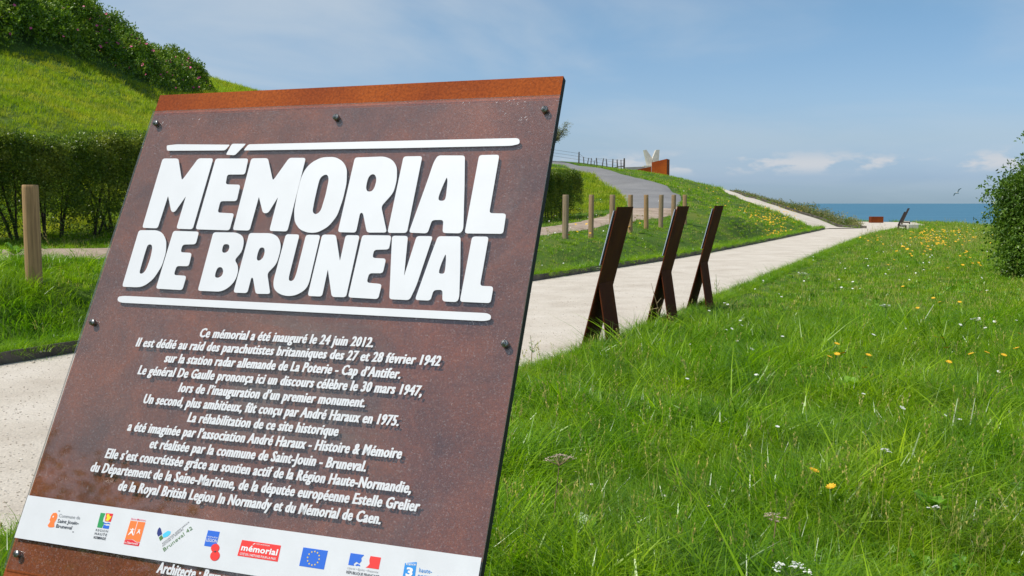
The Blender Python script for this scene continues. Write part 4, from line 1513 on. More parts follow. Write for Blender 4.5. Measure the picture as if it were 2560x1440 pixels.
def rosette(n, L, w, seed, mat):
    r_ = random.Random(seed)
    V, F = [], []
    for i in range(n):
        th_ = 2 * math.pi * i / n + r_.uniform(-.4, .4)
        l_, ww = L * r_.uniform(.6, 1.1), w * r_.uniform(.7, 1.2)
        b0 = len(V)
        ca, sa = math.cos(th_), math.sin(th_)
        e = r_.uniform(.35, .95)
        for t, k in ((.1, .25), (.4, 1), (.75, .8)):
            o_, z = l_ * t * (1 - .3 * e), l_ * e * math.sin(t * 1.9)
            V += [(ca * o_ - sa * ww * k * .5, sa * o_ + ca * ww * k * .5, z + ww * k * .12), (ca * o_, sa * o_, z), (ca * o_ + sa * ww * k * .5, sa * o_ - ca * ww * k * .5, z + ww * k * .12)]
        V.append((ca * l_ * (1 - .3 * e), sa * l_ * (1 - .3 * e), l_ * e * math.sin(1.9) * .97))
        for k in range(2):
            q = b0 + k * 3
            F += [(q, q + 1, q + 4, q + 3), (q + 1, q + 2, q + 5, q + 4)]
        q = b0 + 6
        F += [(q, q + 1, b0 + 9), (q + 1, q + 2, b0 + 9)]
    me = bpy.data.meshes.new('leafy_weed')
    me.from_pydata(V, [], F)
    return proto('leafy_weed', me, mat)


WD = [rosette(7, .12, .038, 1, M_weed), rosette(9, .09, .026, 2, M_weed), rosette(6, .13, .032, 3, M_weed)]

rng = np.random.default_rng(11)
HLINE = [(-14.2, 6.2), (-8.8, 17), (2.25, 39.3)]
THICKET = [(-17.0, 32.6), (-16.6, 36), (-16.5, 41), (-16.2, 45.4), (-17.0, 52), (-18.0, 60.5), (-20.5, 62), (-21.5, 54), (-22.5, 47), (-24, 42), (-29, 34), (-29, 24), (-21, 24), (-18.5, 29)]


def wedge(n, d0, d1, x0=-190, x1=2750, power=0.0):
    u = rng.random(n)
    d = np.exp(math.log(d0) + u * math.log(d1 / d0))
    px = rng.uniform(x0, x1, n)
    # a little extra width close by, for views from the side
    x = (px - 1280) / FPX * (d + .8)
    return x, d


def keep_grass(x, y, bare=.06):
    ok = ~inpoly(x, y, PATHPOLY)
    dr = distline(x, y, KERBS)
    ok &= (dr > .05)
    ok &= ~inpoly(x, y, ROADPOLY) & ~inpoly(x, y, BRPOLY)
    tr_ = inpoly(x, y, TRACKPOLY)
    ok &= ~tr_ | (rng.random(len(x)) < bare)
    ok &= inpoly(x, y, LAND)
    # plinth of the big sign
    return ok


def lines(x, y, lo, hi): return rng.uniform(lo, hi, len(x))


def grass(name, label_kind, x, y, protos, s, tilt=.12, zoff=-.01):
    n = len(x)
    z = H(x, y) + zoff
    rot = np.c_[rng.normal(0, tilt, n), rng.normal(0, tilt, n), rng.uniform(0, 6.28, n)]
    pick = rng.integers(0, len(protos), n)
    return scatter(name, np.c_[x, y, z], rot, s, pick, protos)


def hillside(x, y):
    """behind the hedge and up the hill, also the lawn left of the road"""
    mm = MOUND
    above = inpoly(x, y, [(-14.8, 3), (-14.2, 6.2), (-9.0, 17.5), (2.4, 40.2), (5.2, 43), (5.4, 47), (6.6, 58), (3.6, 72), (-.2, 100), (-5, 140), (-200, 140), (-200, -40), (-20, -40)])
    return above


# near and middle meadow, right of the sign and left of the path
x, y = wedge(33000, 3.2, 14, -190, 3400)
ok = keep_grass(x, y)
x, y = x[ok], y[ok]
hl = hillside(x, y)
x, y = x[~hl], y[~hl]
k = sstep(y, 3, 14)
clump = np.sin(x * 2.1 + np.sin(y * 1.7) * 1.5) * np.sin(y * 1.9 + np.sin(x * 1.3))
sz = rng.uniform(.6, 1.25, len(x)) * (1 + .5 * k) * (1 + .40 * clump)
left = x < -2.2 - (4.75 - y) * .48
sz = np.where((x < -4) & (y > 9), sz * .75, sz)
dpath = np.minimum(distline(x, y, RIGHTS), distline(x, y, KERBS))
sz *= .55 + .45 * sstep(dpath, 0, .9)
tag(grass('meadow_grass', None, x, y, GL, sz, .28), 'lush long green grass of the meadow beside the pale path', 'grass', kind='stuff')

x, y = wedge(52000, 12.5, 95)
ok = keep_grass(x, y)
x, y = x[ok], y[ok]
hl = hillside(x, y)
th_ok = ~inpoly(x, y, THICKET)
xg, yg = x[~hl], y[~hl]
s_ = rng.uniform(.7, 1.2, len(xg)) * (.95 + 1.5 * sstep(yg, 12, 70))
dpath = np.minimum(distline(xg, yg, RIGHTS), distline(xg, yg, KERBS))
s_ *= .5 + .5 * sstep(dpath, 0, 1.2)
lawnish = (xg < 17) & (yg > 20) & inpoly(xg, yg, MOUND)
s_ = np.where(lawnish, s_ * .72, s_)
tag(grass('far_meadow_grass', None, xg, yg, GF, s_), 'green meadow grass along the path and on the mound', 'grass', kind='stuff')
# extra rows right along the path borders
eb = []
for ln, off, n in ((RIGHTS, .05, 9000), (KERBS, .10, 7000)):
    P_ = resample(ln, .1)
    kk = rng.integers(0, len(P_), n * 3)
    d = P_[kk, 1]
    w_ = (d > 2) & (rng.random(n * 3) < np.clip(9 / np.maximum(d, 3), 0, 1))
    q = P_[kk[w_]] + rng.normal(0, .07, (w_.sum(), 2))
    if ln is KERBS:
        q[:, 0] -= .13
        q[:, 1] += .07
    else:
        q[:, 0] += .08
        q[:, 1] -= .04
    eb.append(q[:n])
eb = np.concatenate(eb)
inp = inpoly(eb[:, 0], eb[:, 1], PATHPOLY) & (rng.random(len(eb)) < .75)
eb = eb[~inp]
ezo = np.where(distline(eb[:, 0], eb[:, 1], KERBS) < .35, .085, -.01)
tag(grass('path_edge_grass', None, eb[:, 0], eb[:, 1], GL, rng.uniform(.35, .8, len(eb)) * (1 + .5 * sstep(eb[:, 1], 8, 40)), .3, ezo), 'ragged short grass along both borders of the pale path', 'grass', kind='stuff')

x, y = wedge(60000, 14, 95, -150, 1600)
ok = keep_grass(x, y) & hillside(x, y) & ~inpoly(x, y, THICKET)
x, y = x[ok], y[ok]
s_ = rng.uniform(.7, 1.3, len(x)) * (.9 + 1.6 * sstep(y, 14, 80))
tag(grass('hillside_grass', None, x, y, GY, s_), 'short yellow green grass covering the hillside behind the hedge', 'grass', kind='stuff')

x, y = wedge(3200, 4, 45)
ok = keep_grass(x, y, .4)
hl = hillside(x, y)
ok &= (~hl) & ((x > -2) | (rng.random(len(x)) < .4))
x, y = x[ok], y[ok]
tag(grass('tall_grass_stems', None, x, y, GT, rng.uniform(.6, 1.1, len(x)), .15), 'thin pale flowering grass stems rising over the meadow', 'grass', kind='stuff')
x, y = wedge(6000, 4, 40)
cl = np.sin(x * 1.1 + 2) * np.sin(y * .9 + 1) > .15
ok = keep_grass(x, y, .3) & ~hillside(x, y) & cl
x, y = x[ok], y[ok]
tag(grass('leafy_weeds', None, x, y, WD, rng.uniform(.3, .95, len(x)), .2, .03), 'broad leaved weeds scattered through the meadow grass', 'weeds', kind='stuff')

x, y = wedge(1400, 30, 75, 2150, 2600)
ok = keep_grass(x, y) & ~hillside(x, y) & ~inpoly(x, y, MOUND)
x, y = x[ok], y[ok]
tag(grass('far_pale_stems', None, x, y, GT, rng.uniform(.8, 1.5, len(x)), .15), 'yellowish flowering grass stems towards the seaward end of the meadow', 'grass', kind='stuff')

# ------------------------------------------------------------------ clipped hedge
HL = [leafcluster(22, .13, .050, .028, s_, M_hedge) for s_ in (1, 2, 3)]
hp = resample(HLINE, .5)
hedge = empty('hedge', (hp[0][0], hp[0][1], Hs(*hp[0])))
tag(hedge, 'long clipped dark hedge behind the gravel track, bare stems showing at its foot', 'hedge')
rng = np.random.default_rng(21)


def along(line, n):
    P = np.array(line, float)
    L = np.r_[0, np.cumsum(np.hypot(*np.diff(P, axis=0).T))]
    s_ = rng.uniform(0, L[-1], n)
    X, Y = np.interp(s_, L, P[:, 0]), np.interp(s_, L, P[:, 1])
    X2, Y2 = np.interp(s_ + .1, L, P[:, 0]), np.interp(s_ + .1, L, P[:, 1])
    X1, Y1 = np.interp(s_ - .1, L, P[:, 0]), np.interp(s_ - .1, L, P[:, 1])
    t = np.c_[X2 - X1, Y2 - Y1]
    t /= np.maximum(np.linalg.norm(t, axis=1)[:, None], 1e-9)
    return s_, X, Y, np.c_[t[:, 1], -t[:, 0]], L[-1]


N = 40000
s_, X, Y, nn, LL = along(HLINE, N)
w = rng.uniform(-1, 1, N)
h = rng.uniform(0, 1, N) ** .75
shell = rng.random(N) < .72
side = rng.random(N)
edge = np.where(side < .42, 1.0, np.where(side < .62, -1.0, w))
w = np.where(shell, edge, w)
h = np.where(shell & (side >= .62), 1.0, h)
hw = .52
bump_ = .05 * np.sin(s_ * 3.1) + .04 * np.sin(s_ * 7.7 + h * 4)
off = w * (hw + bump_)
top = 1.72 + .05 * np.sin(s_ * 2.3) + .03 * np.sin(s_ * 9)
zz = h * top
# sparse at the foot: gaps between the stems
gap = (zz < .46 + .26 * np.sin(s_ * 2.1 + 1) + .15 * np.sin(s_ * 5.9)) & (rng.random(N) < .74)
thin = (zz < 1.05) & (rng.random(N) < .30)
keep = ~(gap | thin)
x, y = X + nn[:, 0] * off, Y + nn[:, 1] * off
z = H(X, Y) + zz + rng.normal(0, .02, N)
endround = (LL - s_) < .35
keep &= ~(endround & (h > .93) & (rng.random(N) < .6))
P = np.c_[x, y, z][keep] - np.array(hedge.location)
n = len(P)
scatter('foliage', P, rng.uniform(0, 6.28, (n, 3)), rng.uniform(.75, 1.2, n), rng.integers(0, 3, n), HL, hedge)
# stems
r_ = random.Random(9)
stm = None
for i in range(62):
    s0 = LL * (i + r_.uniform(.2, .8)) / 62
    P_ = np.array(HLINE)
    L_ = np.r_[0, np.cumsum(np.hypot(*np.diff(P_, axis=0).T))]
    X0, Y0 = np.interp(s0, L_, P_[:, 0]), np.interp(s0, L_, P_[:, 1])
    mb = MB()
    for j in range(r_.choice((2, 3, 3))):
        a, l_ = r_.uniform(0, 6.28), r_.uniform(.1, .45)
        p0 = Vector((r_.uniform(-.06, .06), r_.uniform(-.06, .06), -.1))
        p1 = p0 + Vector((math.cos(a) * l_ * .35, math.sin(a) * l_ * .35, .45))
        p2 = p0 + Vector((math.cos(a) * l_, math.sin(a) * l_, 1.0))
        p3 = p2 + Vector((r_.uniform(-.2, .2), r_.uniform(-.2, .2), .45))
        r0 = r_.uniform(.016, .034)
        mb.tube([p0, p1, p2, p3], [r0, r0 * .85, r0 * .6, r0 * .25], 6, 0, False)
    o = mb.build('stem', M_bark, hedge)
    o.location = Vector((X0, Y0, Hs(X0, Y0))) - hedge.location

# ------------------------------------------------------------------ wild rose thicket on the hill
RC = [leafcluster(20, .26, .13, .08, s_, M_rose) for s_ in (4, 5, 6)]


def thicket_pts(poly, n, hfun, seed):
    rg = np.random.default_rng(seed)
    A = np.array(poly)
    x = rg.uniform(A[:, 0].min(), A[:, 0].max(), n * 3)
    y = rg.uniform(A[:, 1].min(), A[:, 1].max(), n * 3)
    k = inpoly(x, y, poly)
    x, y = x[k][:n], y[k][:n]
    return x, y, hfun(x, y), rg


def lump(x, y):
    a = np.sin(x * 1.15 + 1.3 * np.sin(y * .7)) * np.sin(y * 1.05 + 1.1 * np.sin(x * .9 + 2))
    b = np.sin(x * 2.9 + 1) * np.sin(y * 2.6 + 2)
    return a, b


def rose_h(x, y):
    a, b = lump(x, y)
    e = distline(x, y, THICKET + [THICKET[0]])
    return (1.45 + .60 * a + .40 * b) * np.sqrt(np.clip(e / 1.0, .02, 1))


x, y, h, rg = thicket_pts(THICKET, 26000, rose_h, 5)
n = len(x)
fr_ = 1 - rg.random(n) ** 2.0 * .85
z = H(x, y) + h * fr_ + rg.normal(0, .05, n)
ed_ = distline(x, y, THICKET + [THICKET[0]])
keepz = ~((ed_ < 1.6) & (z - H(x, y) < .75) & (rg.random(n) < .82))
sc_ = rg.uniform(.65, 1.15, n)
x, y, z, sc_ = x[keepz], y[keepz], z[keepz], sc_[keepz]
n = len(x)
o = scatter('rose_thicket', np.c_[x, y, z], rg.uniform(0, 6.28, (n, 3)), sc_, rg.integers(0, 3, n), RC)
tag(o, 'dense wild rose thicket with pink flowers on top of the grassy hill', 'thicket', kind='stuff')

# pink flowers in the thicket
me = bpy.data.meshes.new('rose_flower')
V, F = [(0, 0, 0)], []
for i in range(10):
    w_ = 2 * math.pi * i / 10
    r0 = .055 if i % 2 else .040
    V.append((math.cos(w_) * r0, math.sin(w_) * r0, .018 if i % 2 else .01))
for i in range(10): F.append((0, 1 + i, 1 + (i + 1) % 10))
me.from_pydata(V, [], F)
fl = proto('rose_flower', me, M_pinkfl)
x, y, h, rg = thicket_pts(THICKET, 700, rose_h, 15)
n = len(x)
z = H(x, y) + h + .10
o = scatter('rose_flowers', np.c_[x, y, z], np.c_[rg.uniform(.3, 1.3, n), rg.normal(0, .3, n), rg.uniform(-.8, 1.2, n)], rg.uniform(.8, 1.7, n), np.zeros(n), [fl])
tag(o, 'pink wild rose blooms dotted over the thicket', 'flowers', kind='stuff')


def plant_cloud(parent_name, label, cat, base, lobes, n, protos, seed, trunk=None, mat_tr=None, sc_=(.7, 1.2), squash=1.0, tname='crown', group=None):
    """a woody plant: leaf clusters through the volume of uneven lobes, on limbs"""
    t = empty(parent_name, base)
    tag(t, label, cat, group)
    rg = np.random.default_rng(seed)
    P = []
    tot = sum(l[3] ** 2 for l in lobes)
    for (lx, ly, lz, lr) in lobes:
        m_ = max(6, int(n * lr ** 2 / tot))
        d = rg.normal(0, 1, (m_, 3))
        d /= np.linalg.norm(d, axis=1)[:, None]
        rad = lr * (1 - .75 * rg.random(m_) ** 2.2)[:, None]
        dd = d * rad * (1 + .24 * np.sin(d[:, :1] * 7 + lx) + .22 * np.sin(d[:, 1:2] * 6 + d[:, 2:3] * 8))
        dd[:, 2] *= squash
        P.append(dd + np.array((lx, ly, lz)))
    P = np.concatenate(P)
    P = P[P[:, 2] > .05]
    m_ = len(P)
    scatter(tname, P, rg.uniform(0, 6.28, (m_, 3)), rg.uniform(*sc_, m_), rg.integers(0, len(protos), m_), protos, t)
    if trunk:
        mb = MB()
        for pts, rad in trunk: mb.tube(pts, rad, 8, 0, False)
        mb.build('trunk', M_bark, t)
    return t


BC = [leafcluster(20, .20, .085, .05, s_, M_bush) for s_ in (7, 8, 9)]
bx, by = 12.75, 21.6
r_ = random.Random(5)
lobes = [(0, 0, 1.3, 1.45), (-1.0, -.5, .85, 1.0), (-1.25, .6, 1.5, .78), (-.55, .1, 2.2, .85), (.5, -.3, 2.4, 1.0), (-1.35, -.4, .5, .7), (-.9, -1.1, .45, .6), (.8, -1.2, .8, 1.1), (1.4, .3, 1.6, 1.3), (.2, 1.2, 1.2, 1.2),
         (-1.75, .1, 1.05, .50), (-1.5, 0, 1.9, .5), (-.9, 0, 2.6, .6), (-1.7, -.3, .3, .5), (-1.1, .2, 2.15, .36), (-.15, -.2, 2.85, .42), (.3, .2, 2.95, .45), (-1.55, .5, 1.75, .28), (-.75, .3, 2.75, .28)]
for _ in range(26):                       # ragged shoots all round the outline
    a, e = r_.uniform(0, 6.28), r_.uniform(.05, 1.35)
    rr_ = r_.uniform(1.75, 2.15)
    lobes.append((math.cos(a) * math.cos(e) * rr_ * .95, math.sin(a) * math.cos(e) * rr_, 1.1 + math.sin(e) * rr_ * .95, r_.uniform(.16, .36)))
tr_ = [([(0, 0, -.2), (-.1, 0, .8), (-.3, .1, 1.8), (-.2, 0, 2.9)], [.09, .07, .045, .015]), ([(.1, 0, -.1), (-.6, -.2, .9), (-1.3, .1, 1.5)], [.06, .045, .012]), ([(0, .1, -.1), (.6, .2, 1.2), (1.1, .3, 2.2)], [.07, .05, .015]), ([(-.1, .1, .5), (-.9, -.5, 1.0), (-1.3, -.7, 1.2)], [.04, .03, .01])]
plant_cloud('bush', 'large dense dark green bush cut by the right edge of the photo', 'bush', (bx, by, 0), lobes, 7600, BC, 3, tr_, sc_=(.65, 1.15))
# slender shoots standing out of the bush
TW = [leafcluster(9, .09, .06, .032, s_, M_bush) for s_ in (17, 18)]

# little saplings out of the thicket
for i, (px, py, d, hh, lab) in enumerate(((240, 55, 41.5, 1.0, 'small leafy shoot standing tall out of the rose thicket on the skyline'), (275, 66, 42.5, .55, 'small bent leafy twig on the skyline just right of the taller shoot'))):
    p = at_d(px, py, d)
    lob = [(0, 0, hh * .9, .16), (.05, 0, hh * .65, .22), (-.06, .03, hh * .42, .25), (.04, 0, hh * .2, .3)] if i == 0 else [(.22, 0, hh * .8, .14), (.06, 0, hh * .6, .17), (-.05, 0, hh * .2, .2)]
    plant_cloud('sapling', lab, 'sapling', (p.x, p.y, p.z), lob, 70, [TW[0], TW[1]], 40 + i, [([(0, 0, -.6), (0, 0, hh * .5), (.02 if i == 0 else .2, 0, hh)], [.02, .015, .006])], sc_=(1.0, 1.8), tname='leaves')

# wispy wind bent tree by the road on the ridge
TL = [leafcluster(14, .30, .13, .06, s_, M_sea_buck) for s_ in (27, 28)]
p = at_d(1368, 402, 94)
lob = []
r_ = random.Random(8)
trk = [([(0, 0, -.2), (.1, 0, .8), (.5, 0, 1.6), (1.3, 0, 2.6), (1.9, .1, 3.5)], [.12, .10, .08, .05, .015])]
for i in range(9):
    t = i / 8
    a0 = Vector((.1 + .7 * t, 0, .8 + 1.1 * t))
    a1 = a0 + Vector((r_.uniform(.0, .9), r_.uniform(-.4, .4), r_.uniform(.7, 1.4)))
    trk.append(([a0, (a0 + a1) / 2 + Vector((.1, 0, -.05)), a1], [.045, .03, .01]))
    lob.append((a1.x, a1.y, a1.z, r_.uniform(.22, .40)))
lob += [(1.9, .1, 3.45, .28), (1.5, 0, 2.9, .38), (1.1, 0, 2.4, .45), (.7, 0, 2.6, .5), (.2, 0, 2.3, .6), (-.4, 0, 2.2, .8), (-.9, 0, 1.8, .9)]
plant_cloud('small_tree', 'small wispy wind bent tree on the ridge, half hidden by the big sign', 'tree', (p.x, p.y, Hs(p.x, p.y)), lob, 520, TL, 9, trk, sc_=(.6, 1.1))

# tree to the left behind the photographer; its dark outline shows mirrored low in the clear sheet
tx, ty = -12.4, -3.0
lob = [(0, 0, 4.2, 1.9), (.3, -1.6, 4.4, 1.7), (-.4, 1.5, 3.6, 1.9), (0, -.6, 5.0, 1.2), (.4, -3.2, 3.8, 1.7), (.2, -4.4, 4.4, 1.3), (.3, -1.5, 2.6, 1.9), (.3, -3.6, 2.2, 1.8), (0, 1.2, 2.0, 1.8), (0, 2.8, 3.0, 1.5)]
BT = [leafcluster(24, .42, .20, .12, s_, M_bush) for s_ in (31, 32)]
plant_cloud('broadleaf_tree', 'dark broadleaf tree mirrored low in the clear sheet of the big sign', 'tree', (tx, ty, Hs(tx, ty)), lob, 3200, BT, 6, [([(0, 0, -.3), (0, 0, 1.6), (.1, -.1, 3.6)], [.22, .18, .06])], sc_=(.8, 1.3))

# seaside plants on the bank right of the rising side path
SB = [leafcluster(16, .18, .11, .045, s_, M_sea_buck) for s_ in (41, 42)] + [leafcluster(14, .15, .08, .035, 43, M_bush)]
sp = resample(smooth_line(SBL, 2), .1)
rg = np.random.default_rng(8)
kk = rg.integers(0, len(sp), 2600)
off = rg.uniform(.15, 1.9, 2600)
x, y = sp[kk, 0] + off, sp[kk, 1] + rg.normal(0, .2, 2600) + .25 * off
ok = (y < 93) & inpoly(x, y, LAND) & ~inpoly(x, y, PATHPOLY)
x, y, off = x[ok], y[ok], off[ok]
hh = (.35 + .50 * np.abs(np.sin(y * 1.7) * np.sin(x * 2.3))) * np.clip((y - 61) / 6, .35, 1) * np.clip((78 - y) / 8, .28, 1)
z = H(x, y) + rg.random(len(x)) * hh + .05
o = scatter('bank_plants', np.c_[x, y, z], np.c_[rg.normal(0, .5, len(x)), rg.normal(0, .5, len(x)), rg.uniform(0, 6.28, len(x))], rg.uniform(.8, 1.4, len(x)), rg.integers(0, 3, len(x)), SB)
tag(o, 'grey green seaside plants massed on the bank beside the rising side path', 'plants', kind='stuff')


# ------------------------------------------------------------------ flowers
def flower_mesh(kind, seed):
    r_ = random.Random(seed)
    mb = MB()
    return mb


def head_mesh(rad, petals, mats, centre=True, cup=.2):
    mb = MB()
    for ring in (0, 1):
        for i in range(petals):
            a = 2 * math.pi * (i + ring * .5) / petals
            rr_ = rad * (1 - .3 * ring)
            da = math.pi / petals * .95
            z = .0 + ring * .002
            mb.add([(0, 0, z), (math.cos(a - da) * rr_ * .75, math.sin(a - da) * rr_ * .75, z + rr_ * cup * .6), (math.cos(a) * rr_, math.sin(a) * rr_, z + rr_ * cup), (math.cos(a + da) * rr_ * .75, math.sin(a + da) * rr_ * .75, z + rr_ * cup * .6)], [(0, 1, 2, 3)], 0)
    if centre:
        mb.add([(0, 0, .006)] + [(math.cos(2 * math.pi * i / 6) * rad * .3, math.sin(2 * math.pi * i / 6) * rad * .3, .003) for i in range(6)], [(0, 1 + i, 1 + (i + 1) % 6) for i in range(6)], 1 if len(mats) > 1 else 0)
    return mb.mesh('flower_head', mats)


def stem_mesh(h, bend=.02, r0=.0022):
    mb = MB()
    mb.tube([(0, 0, 0), (bend * .5, 0, h * .5), (bend, 0, h)], [r0, r0 * .9, r0 * .7], 5, 0, False)
    return mb.mesh('stem', [M_stem])


YH = head_mesh(.026, 9, [M_yellow])
WH = head_mesh(.0105, 8, [M_whitefl, M_yellow])
RH = head_mesh(.045, 5, [M_redfl], False, .5)


def flower(name, headm, h, x, y, label, cat, group, s_=1.0, tilt=0.0):
    rr_ = random.Random(int(x * 1000 + y * 77))
    t = empty(name, (x, y, Hs(x, y)))
    t.rotation_euler = (0, 0, rr_.uniform(0, 6.28))
    st = link('stem', stem_mesh(h), t)
    hd = link('flower_head', headm, t)
    hd.location = (.02, 0, h)
    hd.scale = (s_, s_, s_)
    hd.rotation_euler = (.35 + tilt, .1, 0)
    tag(t, label, cat, group)
    return t


def umbel(x, y, h, rad, label, group=None, mat=None, seed=1, name='umbel_flower', lean=(.02, 0)):
    rr_ = random.Random(seed)
    t = empty(name, (x, y, Hs(x, y)))
    tag(t, label, 'wildflower', group)
    mb = MB()
    mb.tube([(0, 0, -.02), (lean[0] * .4, lean[1] * .4, h * .55), (lean[0], lean[1], h)], [.0045, .0035, .0025], 6, 0, False)
    n = max(8, int(rad / .0045))
    tips = []
    for i in range(n):
        a, q = rr_.uniform(0, 6.28), rad * math.sqrt((i + .5) / n)
        tp = Vector((lean[0] + math.cos(a) * q, lean[1] + math.sin(a) * q, h + rad * .55 - q * q / rad * .25 + rr_.uniform(-.004, .004)))
        tips.append(tp)
        mb.tube([(lean[0], lean[1], h - .002), tuple(tp)], [.0014, .0010], 4, 0, False)
    mb.build('stem', M_drystem if mat is M_driedfl else M_stem, t)
    mb = MB()
    for tp in tips:
        for k in range(9):
            c = tp + Vector((rr_.gauss(0, rad * .09), rr_.gauss(0, rad * .09), rr_.uniform(0, .005)))
            s_ = rr_.uniform(.0028, .0055)
            a = rr_.uniform(0, 1.5)
            mb.add([c + Vector((math.cos(a + i * 1.5708) * s_, math.sin(a + i * 1.5708) * s_, rr_.uniform(-.001, .002))) for i in range(4)], [(0, 1, 2, 3)])
    mb.build('flower_head', [mat or M_whitefl], t)
    # a few small feathery leaves
    mb = MB()
    for k in range(2):
        a, z = rr_.uniform(0, 6.28), h * rr_.uniform(.2, .5)
        for j in range(7):
            b0 = Vector((math.cos(a) * .012 * j + lean[0] * .3, math.sin(a) * .012 * j + lean[1] * .3, z + .006 * j))
            sdir = Vector((-math.sin(a), math.cos(a), .2)) * (.03 - .003 * j) * (1 if j % 2 else -1)
            mb.add([b0, b0 + sdir + Vector((math.cos(a) * .01, math.sin(a) * .01, 0)), b0 + Vector((math.cos(a) * .008, math.sin(a) * .008, .002))], [(0, 1, 2)])
    mb.build('leaf', [M_weed], t)
    return t


def gpt(px, py, h):
    """ground position of a flower whose head shows at this pixel and stands h high (flat meadow)"""
    q = at_z(px, py, h)
    for _ in range(6): q = at_z(px, py, h + Hs(q.x, q.y))
    return q.x, q.y


near = [(2030, 1178, 'large orange yellow flower in the near meadow, left of a pair', 1.15), (2072, 1214, 'large orange yellow flower in the near meadow, right and lower of a pair', 1.1)]
for px, py, lab, s_ in near:
    x, y = gpt(px, py, .22)
    flower('yellow_flower', YH, .22, x, y, lab, 'wildflower', None, s_)
mid = [(2088, 860), (2087, 885), (2103, 885), (2115, 883), (2166, 888), (2168, 920), (2072, 893), (2340, 843), (2357, 846), (2372, 870), (2366, 905), (2428, 884), (2465, 882), (2504, 888), (2542, 870), (2548, 835), (2330, 745), (2350, 755), (2395, 755), (2290, 770), (2420, 706), (2255, 716)]
for px, py in mid:
    x, y = gpt(px, py, .30)
    flower('yellow_flower', YH, .30, x, y, 'yellow flower head on a thin stem in the middle of the right meadow', 'wildflower', 'yellow flowers in the middle of the right meadow', 1.15)
for px, py in ((73, 715), (83, 718), (94, 711), (90, 722), (98, 713)):
    x, y = gpt(px, py, .14)
    flower('yellow_flower', YH, .14, x, y, 'yellow flower in the small clump at the foot of the thick cracked post', 'wildflower', 'yellow flowers at the foot of the left post', 1.2)
for px, py in ((1568, 604), (1574, 610), (1580, 602), (1588, 606), (1594, 604), (1600, 609), (1607, 603), (1572, 617), (1584, 613), (1598, 613), (1613, 606), (1561, 620)):
    x, y = gpt(px, py, .2)
    flower('yellow_flower', YH, .2, x, y, 'yellow flower in the clump just right of the nearest leaning sign', 'wildflower', 'yellow flowers right of the nearest leaning sign', 1.7)
for px, py in ((1368, 632), (1405, 631), (1475, 642), (1485, 612), (1480, 618), (1503, 618), (1370, 640)):
    x, y = gpt(px, py, .15)
    flower('yellow_flower', YH, .15, x, y, 'yellow flower in the grass between the big sign and the nearest leaning sign', 'wildflower', 'yellow flowers between the big sign and the nearest leaning sign', 1.4)
x, y = gpt(1423, 638, .25)
flower('poppy', RH, .25, x, y, 'single small red poppy in the grass right of the big sign', 'wildflower', None, 1.1)
wp = [(1470, 1212), (1830, 1225), (1655, 1241), (1720, 1265), (1775, 1263), (1478, 1230), (1350, 1262), (1443, 1182), (1880, 985), (1765, 968), (1530, 1100), (2062, 885), (1985, 938), (2115, 955), (1745, 975), (2005, 1010), (2520, 1265), (1600, 1290)]
for px, py in wp:
    x, y = gpt(px, py, .13)
    flower('daisy', WH, .13, x, y, 'small white daisy in the near meadow grass', 'wildflower', 'small white daisies in the near meadow', 1.0)
UM = [(1398, 1143, .40, .080, 'brownish pink dried umbel on a thin stem right of the big sign', M_driedfl, (.03, 0)), (1940, 1290, .26, .055, 'small brownish umbel low in the near grass, right of the middle', M_driedfl, (.02, .01)),
      (1975, 1417, .24, .070, 'white umbel flower at the very bottom edge of the photo', None, (.0, 0)), (2210, 1125, .26, .036, 'pale flat umbel in the middle of the right meadow', None, (.02, 0)),
      (2008, 683, .45, .10, 'white umbel standing at the path border behind the farthest leaning sign', None, (0, 0)), (2216, 762, .35, .075, 'white flat umbel in the right meadow below the bush', None, (.02, 0)),
      (2440, 797, .35, .06, 'white umbel right of the meadow centre', None, (0, .02)), (2336, 1268, .16, .03, 'tiny white umbel beside broad weed leaves', None, (0, 0))]
for i, (px, py, h, rad, lab, mt, ln) in enumerate(UM):
    x, y = gpt(px, py, h + rad * .5)
    umbel(x - ln[0], y - ln[1], h, rad, lab, None, mt, 60 + i, lean=ln)

# drifts of small flowers far off: one object each
me = head_mesh(.030, 6, [M_yellow], False, .25)
ys = proto('yellow_head', me)
me = head_mesh(.026, 6, [M_whitefl], False, .2)
ws = proto('white_head', me)
rg = np.random.default_rng(77)


def drift(name, label, spots, pr, h0, s0):
    X, Y = [], []
    for px, py, sx, sy, n in spots:
        a, b = rg.normal(px, sx, n), rg.normal(py, sy, n)
        for q, w_ in zip(a, b):
            g_ = gpt(q, max(w_, 470), h0)
            if 4 < g_[1] < 95 and not inpoly(np.array([g_[0]]), np.array([g_[1]]), PATHPOLY)[0]:
                X.append(g_[0])
                Y.append(g_[1])
    X, Y = np.array(X), np.array(Y)
    n = len(X)
    o = scatter(name, np.c_[X, Y, H(X, Y) + h0 * rg.uniform(.8, 1.1, n)], np.c_[rg.normal(.35, .2, n), rg.normal(0, .2, n), rg.uniform(-.5, .5, n)], rg.uniform(.7, 1.2, n) * s0, np.zeros(n), [pr])
    tag(o, label, 'flowers', kind='stuff')


